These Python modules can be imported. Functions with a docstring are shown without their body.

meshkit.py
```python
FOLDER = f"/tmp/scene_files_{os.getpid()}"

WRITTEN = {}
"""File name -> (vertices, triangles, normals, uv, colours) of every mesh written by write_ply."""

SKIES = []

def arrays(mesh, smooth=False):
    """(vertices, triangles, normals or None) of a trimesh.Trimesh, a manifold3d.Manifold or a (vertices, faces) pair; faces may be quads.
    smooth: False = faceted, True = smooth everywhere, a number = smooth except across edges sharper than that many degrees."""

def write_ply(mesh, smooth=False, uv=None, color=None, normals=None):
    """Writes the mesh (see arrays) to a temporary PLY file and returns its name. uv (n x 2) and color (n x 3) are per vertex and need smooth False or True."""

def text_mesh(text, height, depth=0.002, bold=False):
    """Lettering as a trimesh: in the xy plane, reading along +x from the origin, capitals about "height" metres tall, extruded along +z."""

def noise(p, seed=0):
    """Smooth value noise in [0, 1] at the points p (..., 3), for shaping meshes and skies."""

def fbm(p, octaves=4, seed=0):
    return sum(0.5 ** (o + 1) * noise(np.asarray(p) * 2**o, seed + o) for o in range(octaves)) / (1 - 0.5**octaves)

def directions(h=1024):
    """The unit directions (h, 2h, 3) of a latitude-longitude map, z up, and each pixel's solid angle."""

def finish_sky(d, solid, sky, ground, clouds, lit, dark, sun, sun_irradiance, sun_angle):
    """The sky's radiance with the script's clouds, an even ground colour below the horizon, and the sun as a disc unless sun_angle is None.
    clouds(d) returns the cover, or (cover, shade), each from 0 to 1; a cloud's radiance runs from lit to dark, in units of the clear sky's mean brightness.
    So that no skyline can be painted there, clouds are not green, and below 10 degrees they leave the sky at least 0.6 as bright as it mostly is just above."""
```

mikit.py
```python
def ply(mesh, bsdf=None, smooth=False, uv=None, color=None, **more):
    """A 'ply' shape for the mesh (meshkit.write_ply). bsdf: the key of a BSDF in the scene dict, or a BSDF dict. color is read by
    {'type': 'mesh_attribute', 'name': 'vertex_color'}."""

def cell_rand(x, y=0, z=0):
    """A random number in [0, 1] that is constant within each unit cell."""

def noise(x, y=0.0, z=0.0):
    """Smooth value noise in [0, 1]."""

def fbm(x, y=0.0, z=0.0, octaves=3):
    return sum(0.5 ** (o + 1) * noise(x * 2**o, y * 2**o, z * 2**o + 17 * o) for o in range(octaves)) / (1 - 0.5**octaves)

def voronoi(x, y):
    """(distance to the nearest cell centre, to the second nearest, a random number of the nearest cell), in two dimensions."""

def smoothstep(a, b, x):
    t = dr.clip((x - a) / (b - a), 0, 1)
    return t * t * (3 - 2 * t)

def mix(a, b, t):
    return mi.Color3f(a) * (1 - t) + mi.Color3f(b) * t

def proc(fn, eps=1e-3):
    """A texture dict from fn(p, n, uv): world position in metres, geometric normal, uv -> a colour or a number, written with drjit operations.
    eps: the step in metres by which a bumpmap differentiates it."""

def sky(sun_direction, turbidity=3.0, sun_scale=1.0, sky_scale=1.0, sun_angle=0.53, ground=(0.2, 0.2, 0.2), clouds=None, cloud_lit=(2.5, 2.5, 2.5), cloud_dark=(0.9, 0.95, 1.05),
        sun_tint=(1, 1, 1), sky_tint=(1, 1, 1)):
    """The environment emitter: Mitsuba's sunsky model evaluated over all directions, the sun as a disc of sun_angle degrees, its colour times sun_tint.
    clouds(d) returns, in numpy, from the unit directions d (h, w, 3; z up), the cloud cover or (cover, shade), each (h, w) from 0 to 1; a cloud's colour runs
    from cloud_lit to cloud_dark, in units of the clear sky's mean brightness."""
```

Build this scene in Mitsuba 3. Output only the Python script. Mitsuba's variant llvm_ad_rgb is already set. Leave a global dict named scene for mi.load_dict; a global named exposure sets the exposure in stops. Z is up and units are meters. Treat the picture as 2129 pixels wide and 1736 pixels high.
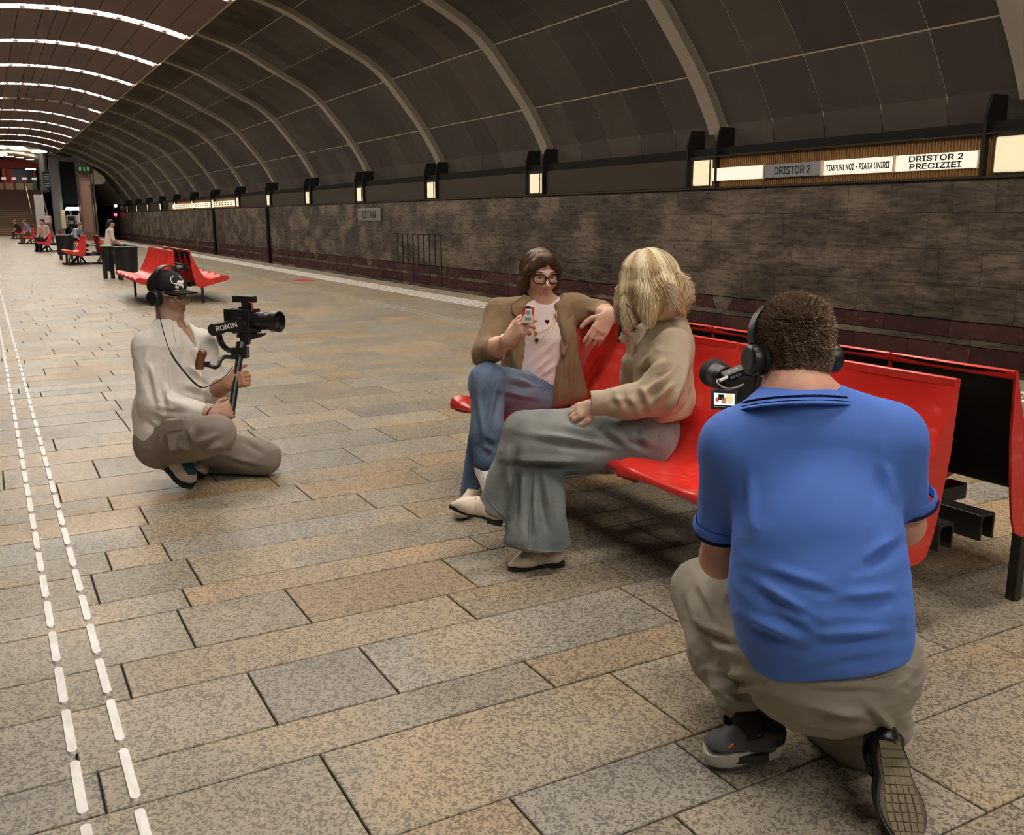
import math, os, random
import numpy as np, trimesh, manifold3d as m3
import drjit as dr, mitsuba as mi
import mikit, meshkit
from mikit import noise, fbm, cell_rand, smoothstep, mix, proc
from scipy.interpolate import CubicSpline
from scipy.spatial.transform import Rotation

T = mi.ScalarTransform4f
scene, labels = {}, {}
rng = np.random.default_rng(7)

# ------------------------------------------------------------------ camera, light level
FOC, CXP, CYP, CAM_H = 1959.0, 1064.5, 868.0, 1.35
def _axes(yaw, pitch, roll):
    f = np.array([math.sin(yaw)*math.cos(pitch), math.cos(yaw)*math.cos(pitch), -math.sin(pitch)])
    r = np.cross(f, [0, 0, 1]); r /= np.linalg.norm(r); u = np.cross(r, f)
    c, s = math.cos(roll), math.sin(roll)
    return np.array([c*r + s*u, -s*r + c*u, f])
AX = _axes(*np.radians([28.85, 12.06, -0.2156]))
CAM = np.array([0, 0, CAM_H])
scene['camera'] = {'type': 'perspective', 'fov': math.degrees(2*math.atan(CXP/FOC)), 'fov_axis': 'x', 'near_clip': 0.05, 'far_clip': 400,
                   'to_world': T().look_at(origin=CAM.tolist(), target=(CAM + AX[2]).tolist(), up=AX[1].tolist())}
exposure = 2.17
LAMP = 5.7                      # radiance of the ceiling lamps
LAMP_RGB = np.array([1.0, 0.925, 0.835])

def ray(x, y): return np.array([(x - CXP)/FOC, -(y - CYP)/FOC, 1.0]) @ AX
def at(x, y, d): return CAM + ray(x, y)*d                        # point of the photograph at a depth in metres
def at_y(x, y, Y): r = ray(x, y); return CAM + r*(Y/r[1])
def at_x(x, y, X): r = ray(x, y); return CAM + r*(X/r[0])
def at_z(x, y, z=0.0): r = ray(x, y); return CAM + r*((z - CAM_H)/r[2])

# ------------------------------------------------------------------ helpers
_used = {}
def numbered(name):
    n = _used.get(name, -1) + 1; _used[name] = n
    return name if n == 0 else f'{name}_{n:03d}'
def outward(m):
    """The mesh with its faces turned outwards (one-sided materials render faster)."""
    v, f = (m.vertices, m.faces) if isinstance(m, trimesh.Trimesh) else (np.asarray(m[0], float), np.asarray(m[1]))
    t = np.asarray(v)[f] - np.asarray(v).mean(0)
    if np.einsum('ij,ij->', t[:, 0], np.cross(t[:, 1], t[:, 2])) < 0: f = f[:, ::-1]
    return trimesh.Trimesh(v, f, process=False)
def mikit_ply(m, *a, **k): return mikit.ply(outward(m), *a, **k)
def put(key, mesh, bsdf, smooth=30, **more):
    scene[key] = mikit.ply(outward(mesh), bsdf, smooth, **more)
    return key
def obj(name, mesh, bsdf, label=None, cat=None, group=None, kind=None, smooth=30, **more):
    key = numbered(name)
    if mesh is not None: put(key, mesh, bsdf, smooth, **more)
    d = {}
    if label: d['label'] = label
    if cat: d['category'] = cat
    if group: d['group'] = group
    if kind: d['kind'] = kind
    labels[key] = d
    return key
def thing(name, label, cat, group=None, kind=None): return obj(name, None, None, label, cat, group, kind)
def part(parent, name, mesh, bsdf, label=None, smooth=30, kind=None, **more):
    key = numbered(f'{parent}__{name}')
    put(key, mesh, bsdf, smooth, **more)
    if label or kind: labels[key] = {k: v for k, v in (('label', label), ('kind', kind)) if v}
    return key
def cat_mesh(ms): return trimesh.util.concatenate([m if isinstance(m, trimesh.Trimesh) else trimesh.Trimesh(*m, process=False) for m in ms])
def box(x0, x1, y0, y1, z0, z1): 
    b = trimesh.creation.box((abs(x1-x0), abs(y1-y0), abs(z1-z0))); b.apply_translation(((x0+x1)/2, (y0+y1)/2, (z0+z1)/2)); return b
def chbox(x0, x1, y0, y1, z0, z1, c=0.004):                        # box with bevelled edges
    lo, hi = np.array([x0, y0, z0]), np.array([x1, y1, z1]); P = []
    for s in np.ndindex(2, 2, 2):
        for ax in range(3):
            q = np.where(np.array(s) == 0, lo + c, hi - c); q[ax] = lo[ax] if s[ax] == 0 else hi[ax]; P.append(q)
    return trimesh.Trimesh(np.array(P), process=False).convex_hull
def hull(P): return trimesh.Trimesh(np.asarray(P, float), process=False).convex_hull
def frame_of(d):
    d = np.asarray(d, float); d = d/np.linalg.norm(d); a = np.cross(d, [0, 0, 1] if abs(d[2]) < .95 else [1, 0, 0]); a /= np.linalg.norm(a)
    return a, np.cross(d, a), d
def tube(P, r, n=8, cap=True):
    """Swept tube through the points; r a number or one per point."""
    P = np.asarray(P, float); r = np.broadcast_to(np.asarray(r, float), (len(P),)); t = np.gradient(P, axis=0)
    a, b, _ = frame_of(t[0]); V = []
    for i in range(len(P)):
        d = t[i]/max(np.linalg.norm(t[i]), 1e-9); a = a - d*(a@d); a /= np.linalg.norm(a); b = np.cross(d, a)
        ang = np.arange(n)/n*2*np.pi
        V.append(P[i] + r[i]*(np.cos(ang)[:, None]*a + np.sin(ang)[:, None]*b))
    V = np.vstack(V); F = []
    for i in range(len(P)-1):
        for j in range(n):
            k = (j+1) % n; F += [[i*n+j, i*n+k, (i+1)*n+k], [i*n+j, (i+1)*n+k, (i+1)*n+j]]
    if cap:
        c0, c1 = len(V), len(V)+1; V = np.vstack([V, P[:1], P[-1:]]); m = (len(P)-1)*n
        for j in range(n): k = (j+1) % n; F += [[c0, k, j], [c1, m+j, m+k]]
    return trimesh.Trimesh(V, np.array(F), process=False)
def smooth_path(P, n=24):
    P = np.asarray(P, float); s = np.r_[0, np.cumsum(np.linalg.norm(np.diff(P, axis=0), axis=1))]
    return CubicSpline(s, P)(np.linspace(0, s[-1], n))
def bar(a, b, w, h, up=(0, 0, 1)):                                   # square bar from a to b
    a, b = np.asarray(a, float), np.asarray(b, float); d = (b-a)/np.linalg.norm(b-a); up = (0, 1, 0) if abs(d[2]) > .98 and up[2] else up; s = np.cross(d, up); s /= np.linalg.norm(s); u = np.cross(s, d)
    return hull([q + s*w/2*i + u*h/2*j for q in (a, b) for i in (-1, 1) for j in (-1, 1)])
def rod(a, b, r, n=12): return tube([a, b], r, n)
def lathe(prof, o, axis=(0, 0, 1), n=24):
    """prof: (radius, height) pairs, turned about axis through o."""
    a, b, d = frame_of(axis); ang = np.arange(n)/n*2*np.pi; prof = np.asarray(prof, float)
    V = np.vstack([np.asarray(o) + h*d + max(r, 1e-5)*(np.cos(ang)[:, None]*a + np.sin(ang)[:, None]*b) for r, h in prof]); F = []
    for i in range(len(prof)-1):
        for j in range(n):
            k = (j+1) % n; F += [[i*n+j, i*n+k, (i+1)*n+k], [i*n+j, (i+1)*n+k, (i+1)*n+j]]
    return trimesh.Trimesh(V, np.array(F), process=False)
def extrude(poly, o, ex, ey, depth):
    """2-D outline (list of points) drawn in the plane (o, ex, ey), thickened by depth along ex x ey."""
    from shapely.geometry import Polygon
    m = trimesh.creation.extrude_polygon(Polygon(poly).buffer(0), depth, engine='earcut')
    ex, ey = np.asarray(ex, float), np.asarray(ey, float); ez = np.cross(ex, ey)
    m.vertices = np.asarray(o) + m.vertices[:, :1]*ex + m.vertices[:, 1:2]*ey + m.vertices[:, 2:]*ez
    return m
def text_at(txt, height, o, ex, ey, depth=0.002, bold=False, sx=1.0, centre=False):
    m = meshkit.text_mesh(txt, height, depth, bold); v = np.array(m.vertices); v[:, 0] *= sx
    if centre: v[:, 0] -= (v[:, 0].max()+v[:, 0].min())/2
    ez = np.cross(ex, ey); m.vertices = np.asarray(o) + v[:, :1]*np.asarray(ex) + v[:, 1:2]*np.asarray(ey) + v[:, 2:]*ez
    return m

# ------------------------------------------------------------------ materials
def rgb(*c): return {'type': 'rgb', 'value': [float(x) for x in c]}
def lin(r, g, b): return [((x/255)/12.92 if x/255 < .04045 else ((x/255+.055)/1.055)**2.4) for x in (r, g, b)]
def principled(col, rough=.6, spec=.5, **kw):
    d = {'type': 'principled', 'base_color': col if isinstance(col, dict) else rgb(*col), 'roughness': rough, 'specular': spec}; d.update(kw); return d
def mat(name, col, rough=.6, spec=.5, two=False, **kw):
    b = principled(col, rough, spec, **kw)
    scene['bsdf_'+name] = {'type': 'twosided', 'b': b} if two else b
    return 'bsdf_'+name
def emitter(mesh, rgbv, weight=1.0): return {'type': 'area', 'radiance': rgb(*rgbv), 'sampling_weight': weight}

def f_granite(p, n, uv):
    t, k = uv.x, uv.y
    big = fbm(p.x*2.6 + k*40, p.y*2.6 + t*31, 0, 2); s1 = noise(p.x*210 + t*50, p.y*210, 2.2); s2 = noise(p.x*105, p.y*105 + k*33, 3.3); s3 = noise(p.x*330, p.y*330, 1.7)
    base = mix((0.272, 0.243, 0.198), (0.305, 0.232, 0.155), smoothstep(.66, 1., k)); base = mix(base, (0.262, 0.250, 0.228), smoothstep(.35, 0., k))
    base = base*mi.Color3f(1.02, 1.0, .94)*(.76 + .30*t)*(.82 + .40*big)
    sp = smoothstep(.45, .62, s1*.55 + s2*.45)
    col = mix(base*1.18, base*.56, sp)
    col = mix(col, base*1.75 + .01, smoothstep(.64, .80, s3)*.7)
    return mix(col, mi.Color3f(col.x*1.10, col.y*.95, col.z*.74), smoothstep(.50, .78, big)*.6)
def f_granite_rough(p, n, uv): return .25 + .13*noise(p.x*3.2, p.y*3.2, 0) + .14*noise(p.x*90, p.y*90, 0)
def f_travertine(p, n, uv):
    s = fbm(p.y*3.6 + uv.x*60, p.z*30, uv.y*9, 3); l = fbm(p.y*1.5, p.z*2.6, 5, 2); q = noise(p.y*15 + uv.x*20, p.z*60, 0)
    c = mix((.042, .030, .022), (.215, .170, .125), smoothstep(.22, .85, s*.55 + .28*fbm(p.y*11, p.z*17, 1.3, 2) + l*.27 + (uv.x-.5)*.05))
    return c*(1 - .4*smoothstep(.68, .9, q))*mix((.62, .6, .58), (1.05, 1.03, 1.0), smoothstep(.3, .75, l + (uv.y-.5)*.08))
def f_redstone(p, n, uv):
    s = fbm(p.y*5 + uv.x*30, p.z*9, 0, 4); v = noise(p.y*14, p.z*20, uv.x*8)
    return mix((.042, .015, .013), (.095, .035, .030), s)*(.7 + .5*uv.y) + mi.Color3f(.10, .08, .07)*smoothstep(.72, .9, v)*s
def f_concrete(p, n, uv):
    s = fbm(p.x*.8, p.y*.5, p.z*.8, 4); st = fbm(p.x*2.2, p.y*7, p.z*.6, 3)
    return mix((.060, .050, .043), (.112, .094, .079), s*.75 + st*.35)*(.8 + .35*uv.x)
def f_soffit(p, n, uv):
    s = fbm(p.x*.9, p.y*.5, p.z, 3); return mix((.10, .055, .042), (.165, .082, .062), s)*(.75 + .4*uv.x)
def f_steel(p, n, uv): return mix((.40, .39, .37), (.60, .58, .55), fbm(p.x*60, p.y*14, 0, 3))
def f_red(p, n, uv):
    s = fbm(p.x*7, p.y*7, p.z*7, 3); w = smoothstep(.66, .8, noise(p.x*31, p.y*23, p.z*31))*smoothstep(.45, .7, s)
    return mix((.56, .022, .018), (.66, .034, .024), s) + mi.Color3f(.05, .05, .045)*w
mat('granite', proc(f_granite), proc(f_granite_rough), .18)
mat('joint', (.045, .038, .030), .9, .2)
mat('travertine', proc(f_travertine), .55, .3)
mat('redstone', proc(f_redstone), .45, .4)
mat('concrete', proc(f_concrete), .85, .2)
mat('seam', (.50, .42, .32), .8, .2)
mat('rib', (.36, .315, .25), .75, .25)
mat('soffit', proc(f_soffit), .5, .4)
mat('steel', proc(f_steel), .34, .5, metallic=.4)
mat('chrome', (.62, .6, .57), .18, .5, metallic=1.0)
mat('stud', (.86, .84, .78), .35, .5)
mat('bracket', (.022, .020, .017), .8, .2)
mat('dark', (.012, .011, .010), .7, .3)
mat('blackpaint', (.014, .013, .013), .4, .5)
mat('blackplastic', (.012, .012, .013), .35, .5)
mat('rubber', (.016, .016, .017), .75, .3)
mat('amber', (.24, .125, .042), .5, .4)
mat('bandbrown', (.036, .023, .012), .6, .3)
mat('white', (.78, .76, .72), .6, .4)
mat('cream', (.72, .62, .42), .6, .4)
mat('tunnel', (.02, .018, .016), .9, .1)
mat('red', proc(f_red), .26, .55, clearcoat=.35, clearcoat_gloss=.85)
mat('redshop', (.42, .045, .030), .5, .4)
mat('orange', (.55, .15, .045), .5, .4)
mat('greypaint', (.26, .26, .26), .5, .4)
mat('stairs', (.20, .125, .085), .75, .3)
mat('woodred', (.20, .105, .075), .5, .4)

# ------------------------------------------------------------------ the platform floor of granite slabs
XC = 2.35                                                        # middle of the vault
X_L, X_R = -2.75, 7.45
obj('floor', box(X_L, X_R, -7, 85.2, -1.2, -0.012), 'bsdf_joint', 'island platform of polished granite slabs', kind='structure', smooth=False)
rows = [-7.0, -6.6, -6.2, -5.8, -5.3, -4.9, -4.4, -4.0, -3.6, -3.2, -2.7, -2.3, -1.9, -1.5, -1.1, -.7, -.3, .1, .42, .80, 1.169, 1.517, 1.760, 2.160, 2.352, 2.700, 2.946, 3.287, 3.477, 3.803, 4.050, 4.340, 4.640, 4.890, 5.280]
known = {1.169: [1.256, 1.896], 1.169+1e-9: [], 1.517: [.956, 1.452, 2.700], 1.760: [.62, 1.523, 2.552, 3.4], 2.160: [.112, 1.333, 2.3, 3.1], 2.352: [.565, .920, 1.935, 2.75], 2.700: [.237, 1.347, 2.029, 2.9], 2.946: [.462, .844, 1.482, 2.4],
         3.287: [.511, 1.7], 3.477: [.230, .585, 1.9], 3.803: [.307, .529, 1.62], 4.050: [.480, 1.5], 4.340: [.520, 1.276], 4.640: [.405, 1.198, 2.0], 4.890: [.94, 1.75]}
while rows[-1] < 84.5: rows.append(rows[-1] + rng.choice([.25, .31, .35, .42]))
rows[-1] = 85.2
slabs = []
for y0, y1 in zip(rows[:-1], rows[1:]):
    js = list(known.get(y0, []))
    x = (max(js) if js else X_L + rng.uniform(.2, .9))
    if not js: js = [x]
    else:
        xx = min(js)
        while xx > X_L + .5: xx -= rng.uniform(.45, 1.1); js.append(max(xx, X_L + .15))
    while x < X_R - .6: x += rng.uniform(.4, 1.15); js.append(x)
    js = [X_L] + sorted(j for j in js if X_L + .1 < j < X_R - .1) + [X_R]
    for x0, x1 in zip(js[:-1], js[1:]): slabs.append((x0, x1, y0, y1))
def slab_mesh(x0, x1, y0, y1, g=.0028, c=.0025):
    z = rng.uniform(-.0006, .0006)
    lo, hi = (x0+g, y0+g), (x1-g, y1-g)
    V = [(a, b, -.011) for a, b in ((lo[0], lo[1]), (hi[0], lo[1]), (hi[0], hi[1]), (lo[0], hi[1]))] + [(a, b, z-c) for a, b in ((lo[0], lo[1]), (hi[0], lo[1]), (hi[0], hi[1]), (lo[0], hi[1]))]
    V += [(a, b, z) for a, b in ((lo[0]+c, lo[1]+c), (hi[0]-c, lo[1]+c), (hi[0]-c, hi[1]-c), (lo[0]+c, hi[1]-c))]
    F = []
    for r in (0, 4):
        for j in range(4): k = (j+1) % 4; F += [[r+j, r+k, r+k+4], [r+j, r+k+4, r+j+4]]
    F += [[8, 9, 10], [8, 10, 11]]
    return np.array(V, float), np.array(F)
def visible(P, m=60):
    q = (np.asarray(P, float) - CAM) @ AX.T; z = np.maximum(q[:, 2], .05); x, y = FOC*q[:, 0]/z + CXP, CYP - FOC*q[:, 1]/z
    return bool(np.any((q[:, 2] > .1) & (x > -m) & (x < 2129+m) & (y > -m) & (y < 1736+m)))
slabs.sort(key=lambda s: math.hypot((s[0]+s[1])/2, (s[2]+s[3])/2)**2/((s[1]-s[0])*(s[3]-s[2])))
rest, count = [], 0
special = {(1.169, 0): (1.0, .5)}
for s in slabs:
    m = slab_mesh(*s)
    tone = (float(np.clip(rng.normal(.55, .20), .1, 1)), float(rng.random()))
    cx, cy = (s[0]+s[1])/2, (s[2]+s[3])/2
    if 1.45 < cx < 2.7 and 1.52 < cy < 1.76: tone = (.62, .35)
    if abs(cy-2.256) < .05 and cx > 1.333: tone = (.72, .86)
    if abs(cy-2.256) < .05 and .112 < cx < 1.333: tone = (.50, .28)
    if abs(cy-2.526) < .05 and .92 < cx < 1.935: tone = (.74, .12)
    if abs(cy-1.96) < .05 and cx < 1.523: tone = (.60, .42)
    if abs(cy-2.823) < .05 and 1.347 < cx < 2.03: tone = (.40, .75)
    uv = np.tile(tone, (len(m[0]), 1))
    if count < 300 and visible(m[0][8:]):
        part('floor', 'slab', m, 'bsdf_granite', smooth=False, uv=uv); count += 1
    else: rest.append((m, uv))
nv, V, F, U = 0, [], [], []
for (v, f), uv in rest: V.append(v); F.append(f+nv); U.append(uv); nv += len(v)
part('floor', 'far_slabs', (np.vstack(V), np.vstack(F)), 'bsdf_granite', kind='stuff', smooth=False, uv=np.vstack(U))

# tactile guide bars and warning studs
def guide_bar(x, yc, L=.253, w=.0285, h=.0055):
    P = []
    for sx in (-1, 1):
        for k in np.linspace(-.5, .5, 5):
            yy = L/2 - .010*(1-math.cos(math.asin(min(1, abs(k)*2))))
            P += [(x + sx*0 + k*w, yc + sx*yy, -.002), (x + k*w*.82, yc + sx*(yy-.004), h)]
    return hull(P)
bars = [(x, 2.010 + .2905*k) for k in range(-4, 110) for x in (.065, .180)] + [(x, 10.70 + .2905*k) for k in range(-30, 80) for x in (5.307, 5.440)]
bars.sort(key=lambda b: math.hypot(*b)); far, count = [], 0
for x, y in bars:
    m = guide_bar(x, y)
    if count < 290 and visible(m.vertices, 5): part('floor', 'guide_bar', m, 'bsdf_steel', smooth=25); count += 1
    else: far.append(m)
part('floor', 'far_guide_bars', cat_mesh(far), 'bsdf_steel', kind='stuff', smooth=25)
stud = lathe([(.035, -.002), (.033, .003), (.024, .0055), (0, .006)], (0, 0, 0), n=6)
spots = [(6.50 + .105*i, -2 + .108*k) for k in range(0, 640) for i in range(5)]
spots.sort(key=lambda b: math.hypot(*b)); far, count = [], 0
for x, y in spots:
    if count < 290 and visible([(x, y, 0)], 3) and (y > 12.4 or y < 7.5): part('floor', 'warning_stud', stud.copy().apply_translation((x, y, 0)), 'bsdf_stud', smooth=60); count += 1
    else: far.append(stud.copy().apply_translation((x, y, 0)))
part('floor', 'far_warning_studs', cat_mesh(far), 'bsdf_stud', kind='stuff', smooth=60)
obj('red_floor_marking', box(5.86, 6.2, 20.05, 20.6, -.004, .0015), 'bsdf_red', 'red rectangular sticker on the platform floor near the studs', 'floor marking', smooth=False)

# ------------------------------------------------------------------ vault
HR = np.array([(5.55, 6.47), (5.9, 6.36), (6.92, 6.02), (8.1, 5.41), (8.8, 5.06), (9.35, 4.62), (9.8, 4.08), (10.2, 3.58), (10.55, 3.02), (10.73, 2.68), (10.80, 2.30), (10.82, 1.9)])
SO = np.array([(2.35, 6.72), (3.0, 6.705), (3.6, 6.66), (4.15, 6.58), (4.72, 6.46), (5.2, 6.34), (5.68, 6.20)])
def curve(P):
    s = np.r_[0, np.cumsum(np.linalg.norm(np.diff(P, axis=0), axis=1))]; return CubicSpline(s, P), s[-1]
HC, HL = curve(HR); SC, SL = curve(SO)
ss = np.linspace(0, HL, 2000)
def s_of_x(x): return float(np.interp(x, HC(ss)[:, 0], ss)) if x < 10.78 else HL
def hpt(s, off):                                                 # point on the haunch, moved outward
    p, t = HC(s), HC(s, 1); n = np.array([-t[1], t[0]]); n /= np.linalg.norm(n); return p + n*off
def strip(curvept, s0, s1, y0, y1, off0, off1, n=6, mirror=False):
    """A curved slab between two arc positions, from off0 (room side) to off1 (outer side)."""
    S = np.linspace(s0, s1, n); V = []
    for s in S:
        for off in (off0, off1):
            p = curvept(s, off)
            for y in (y0, y1): V.append((p[0] if not mirror else 2*XC - p[0], y, p[1]))
    F = []
    for i in range(n-1):
        a, b = 4*i, 4*i+4
        F += [[a, b, b+1], [a, b+1, a+1], [a+2, a+3, b+3], [a+2, b+3, b+2], [a, a+2, b+2], [a, b+2, b], [a+1, b+1, b+3], [a+1, b+3, a+3]]
    F += [[0, 1, 3], [0, 3, 2]]; e = 4*(n-1); F += [[e, e+3, e+1], [e, e+2, e+3]]
    m = trimesh.Trimesh(np.array(V, float), np.array(F)[:, ::-1] if mirror else np.array(F), process=False); return m
def spt(s, off):
    p, t = SC(s), SC(s, 1); n = np.array([-t[1], t[0]]); n /= np.linalg.norm(n); return p + n*off
RIB0, PITCH = 12.50, 5.445
ribs = [RIB0 + PITCH*k for k in range(-4, 14)]
obj('ceiling', cat_mesh([strip(hpt, 0, HL, -12, 110, .127, .30, 26, m) for m in (False, True)] + [strip(spt, 0, SL, -12, 84, .07, .5, 14, m) for m in (False, True)]), 'bsdf_seam',
    'dark vaulted station ceiling of concrete panels', kind='structure', smooth=False)
joints = [0.05] + [s_of_x(x) for x in (6.904, 8.09, 9.33, 10.262)] + [HL]
G = .012
left = []
for k, y in enumerate(ribs):
    for i in range(5):
        y0, y1 = y + .17 + i*(PITCH-.34)/5, y + .17 + (i+1)*(PITCH-.34)/5
        for a, b in zip(joints[:-1], joints[1:]):
            m = strip(hpt, a+G, b-G, y0+G*.7, y1-G*.7, .12, .165, 5); uv = np.tile([rng.random(), rng.random()], (len(m.vertices), 1))
            if k < 13 and visible(m.vertices, 0) and _used.get('ceiling__panel', 0) < 299: part('ceiling', 'panel', m, 'bsdf_concrete', smooth=False, uv=uv)
            else: left.append((m, uv))
            left.append((strip(hpt, a+G, b-G, y0+G*.7, y1-G*.7, .12, .165, 4, True), uv[:16]))
    part('ceiling', 'rib', strip(hpt, 0, s_of_x(10.74), y-.155, y+.155, 0, .16, 18), 'bsdf_rib', smooth=False)
    left.append((strip(hpt, 0, HL, y-.155, y+.155, 0, .16, 10, True), np.full((40, 2), .5)))
nv, V, F, U = 0, [], [], []
for m, uv in left: V.append(m.vertices); F.append(m.faces+nv); U.append(uv); nv += len(m.vertices)
part('ceiling', 'other_panels', (np.vstack(V), np.vstack(F)), 'bsdf_concrete', kind='stuff', smooth=False, uv=np.vstack(U))
def s_soff(x): S = np.linspace(0, SL, 800); return float(np.interp(x, SC(S)[:, 0], S))
LX = [5.597 - .582*k for k in range(0, 11)]                      # lamp edges along each arc
LW = .58
left = []
for k, y in enumerate(ribs):
    if y > 80: break
    y0, y1 = y + LW/2 + .02, min(y + PITCH - LW/2 - .02, 83.5)
    for j, x in enumerate(LX):
        for mirror in (False, True):
            a, b = max(x-.582, XC), x
            if a >= b: continue
            m = strip(spt, s_soff(a)+.008, s_soff(b)-.008, y0, y1, 0, .08, 4, mirror); uv = np.full((16, 2), rng.random())
            if not mirror and visible(m.vertices, 0): part('ceiling', 'soffit_panel', m, 'bsdf_soffit', smooth=False, uv=uv)
            else: left.append((m, uv))
nv, V, F, U = 0, [], [], []
for m, uv in left: V.append(m.vertices); F.append(m.faces+nv); U.append(uv); nv += len(m.vertices)
part('ceiling', 'other_soffit_panels', (np.vstack(V), np.vstack(F)), 'bsdf_soffit', kind='stuff', smooth=False, uv=np.vstack(U))

# lamps: rows of five-tube fittings across the soffit
def lamp_parts(x0, x1, y):
    def pos(x): q = spt(s_soff(x if x >= XC else 2*XC-x), .034); return np.array([q[0] if x >= XC else 2*XC-q[0], y, q[1]])
    A, B = pos(x0+.052), pos(x1-.052); tubes = []
    for i in range(5):
        c = A + (B-A)*(i+.5)/5; w = np.linalg.norm(B-A)/5*.46; d = (B-A)/np.linalg.norm(B-A); u = np.array([-d[2], 0, d[0]]); u = u if u[2] > 0 else -u
        P = [(c + d*w*math.cos(t) - u*(.004 + .028*math.sin(t))) for t in np.linspace(0, math.pi, 5)]
        V = [q + np.array([0, s*LW/2*.97, 0]) for s in (-1, 1) for q in P]; tubes.append(hull(V))
    D = (B-A)/np.linalg.norm(B-A); fr = cat_mesh([bar(pos(x0+.02)+[0, s*LW/2, 0], pos(x1-.02)+[0, s*LW/2, 0], .03, .03) for s in (-1, 1)])
    return cat_mesh(tubes), fr
ORD = 'first second third fourth fifth sixth seventh eighth ninth tenth eleventh twelfth thirteenth fourteenth fifteenth sixteenth'.split()
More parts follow.
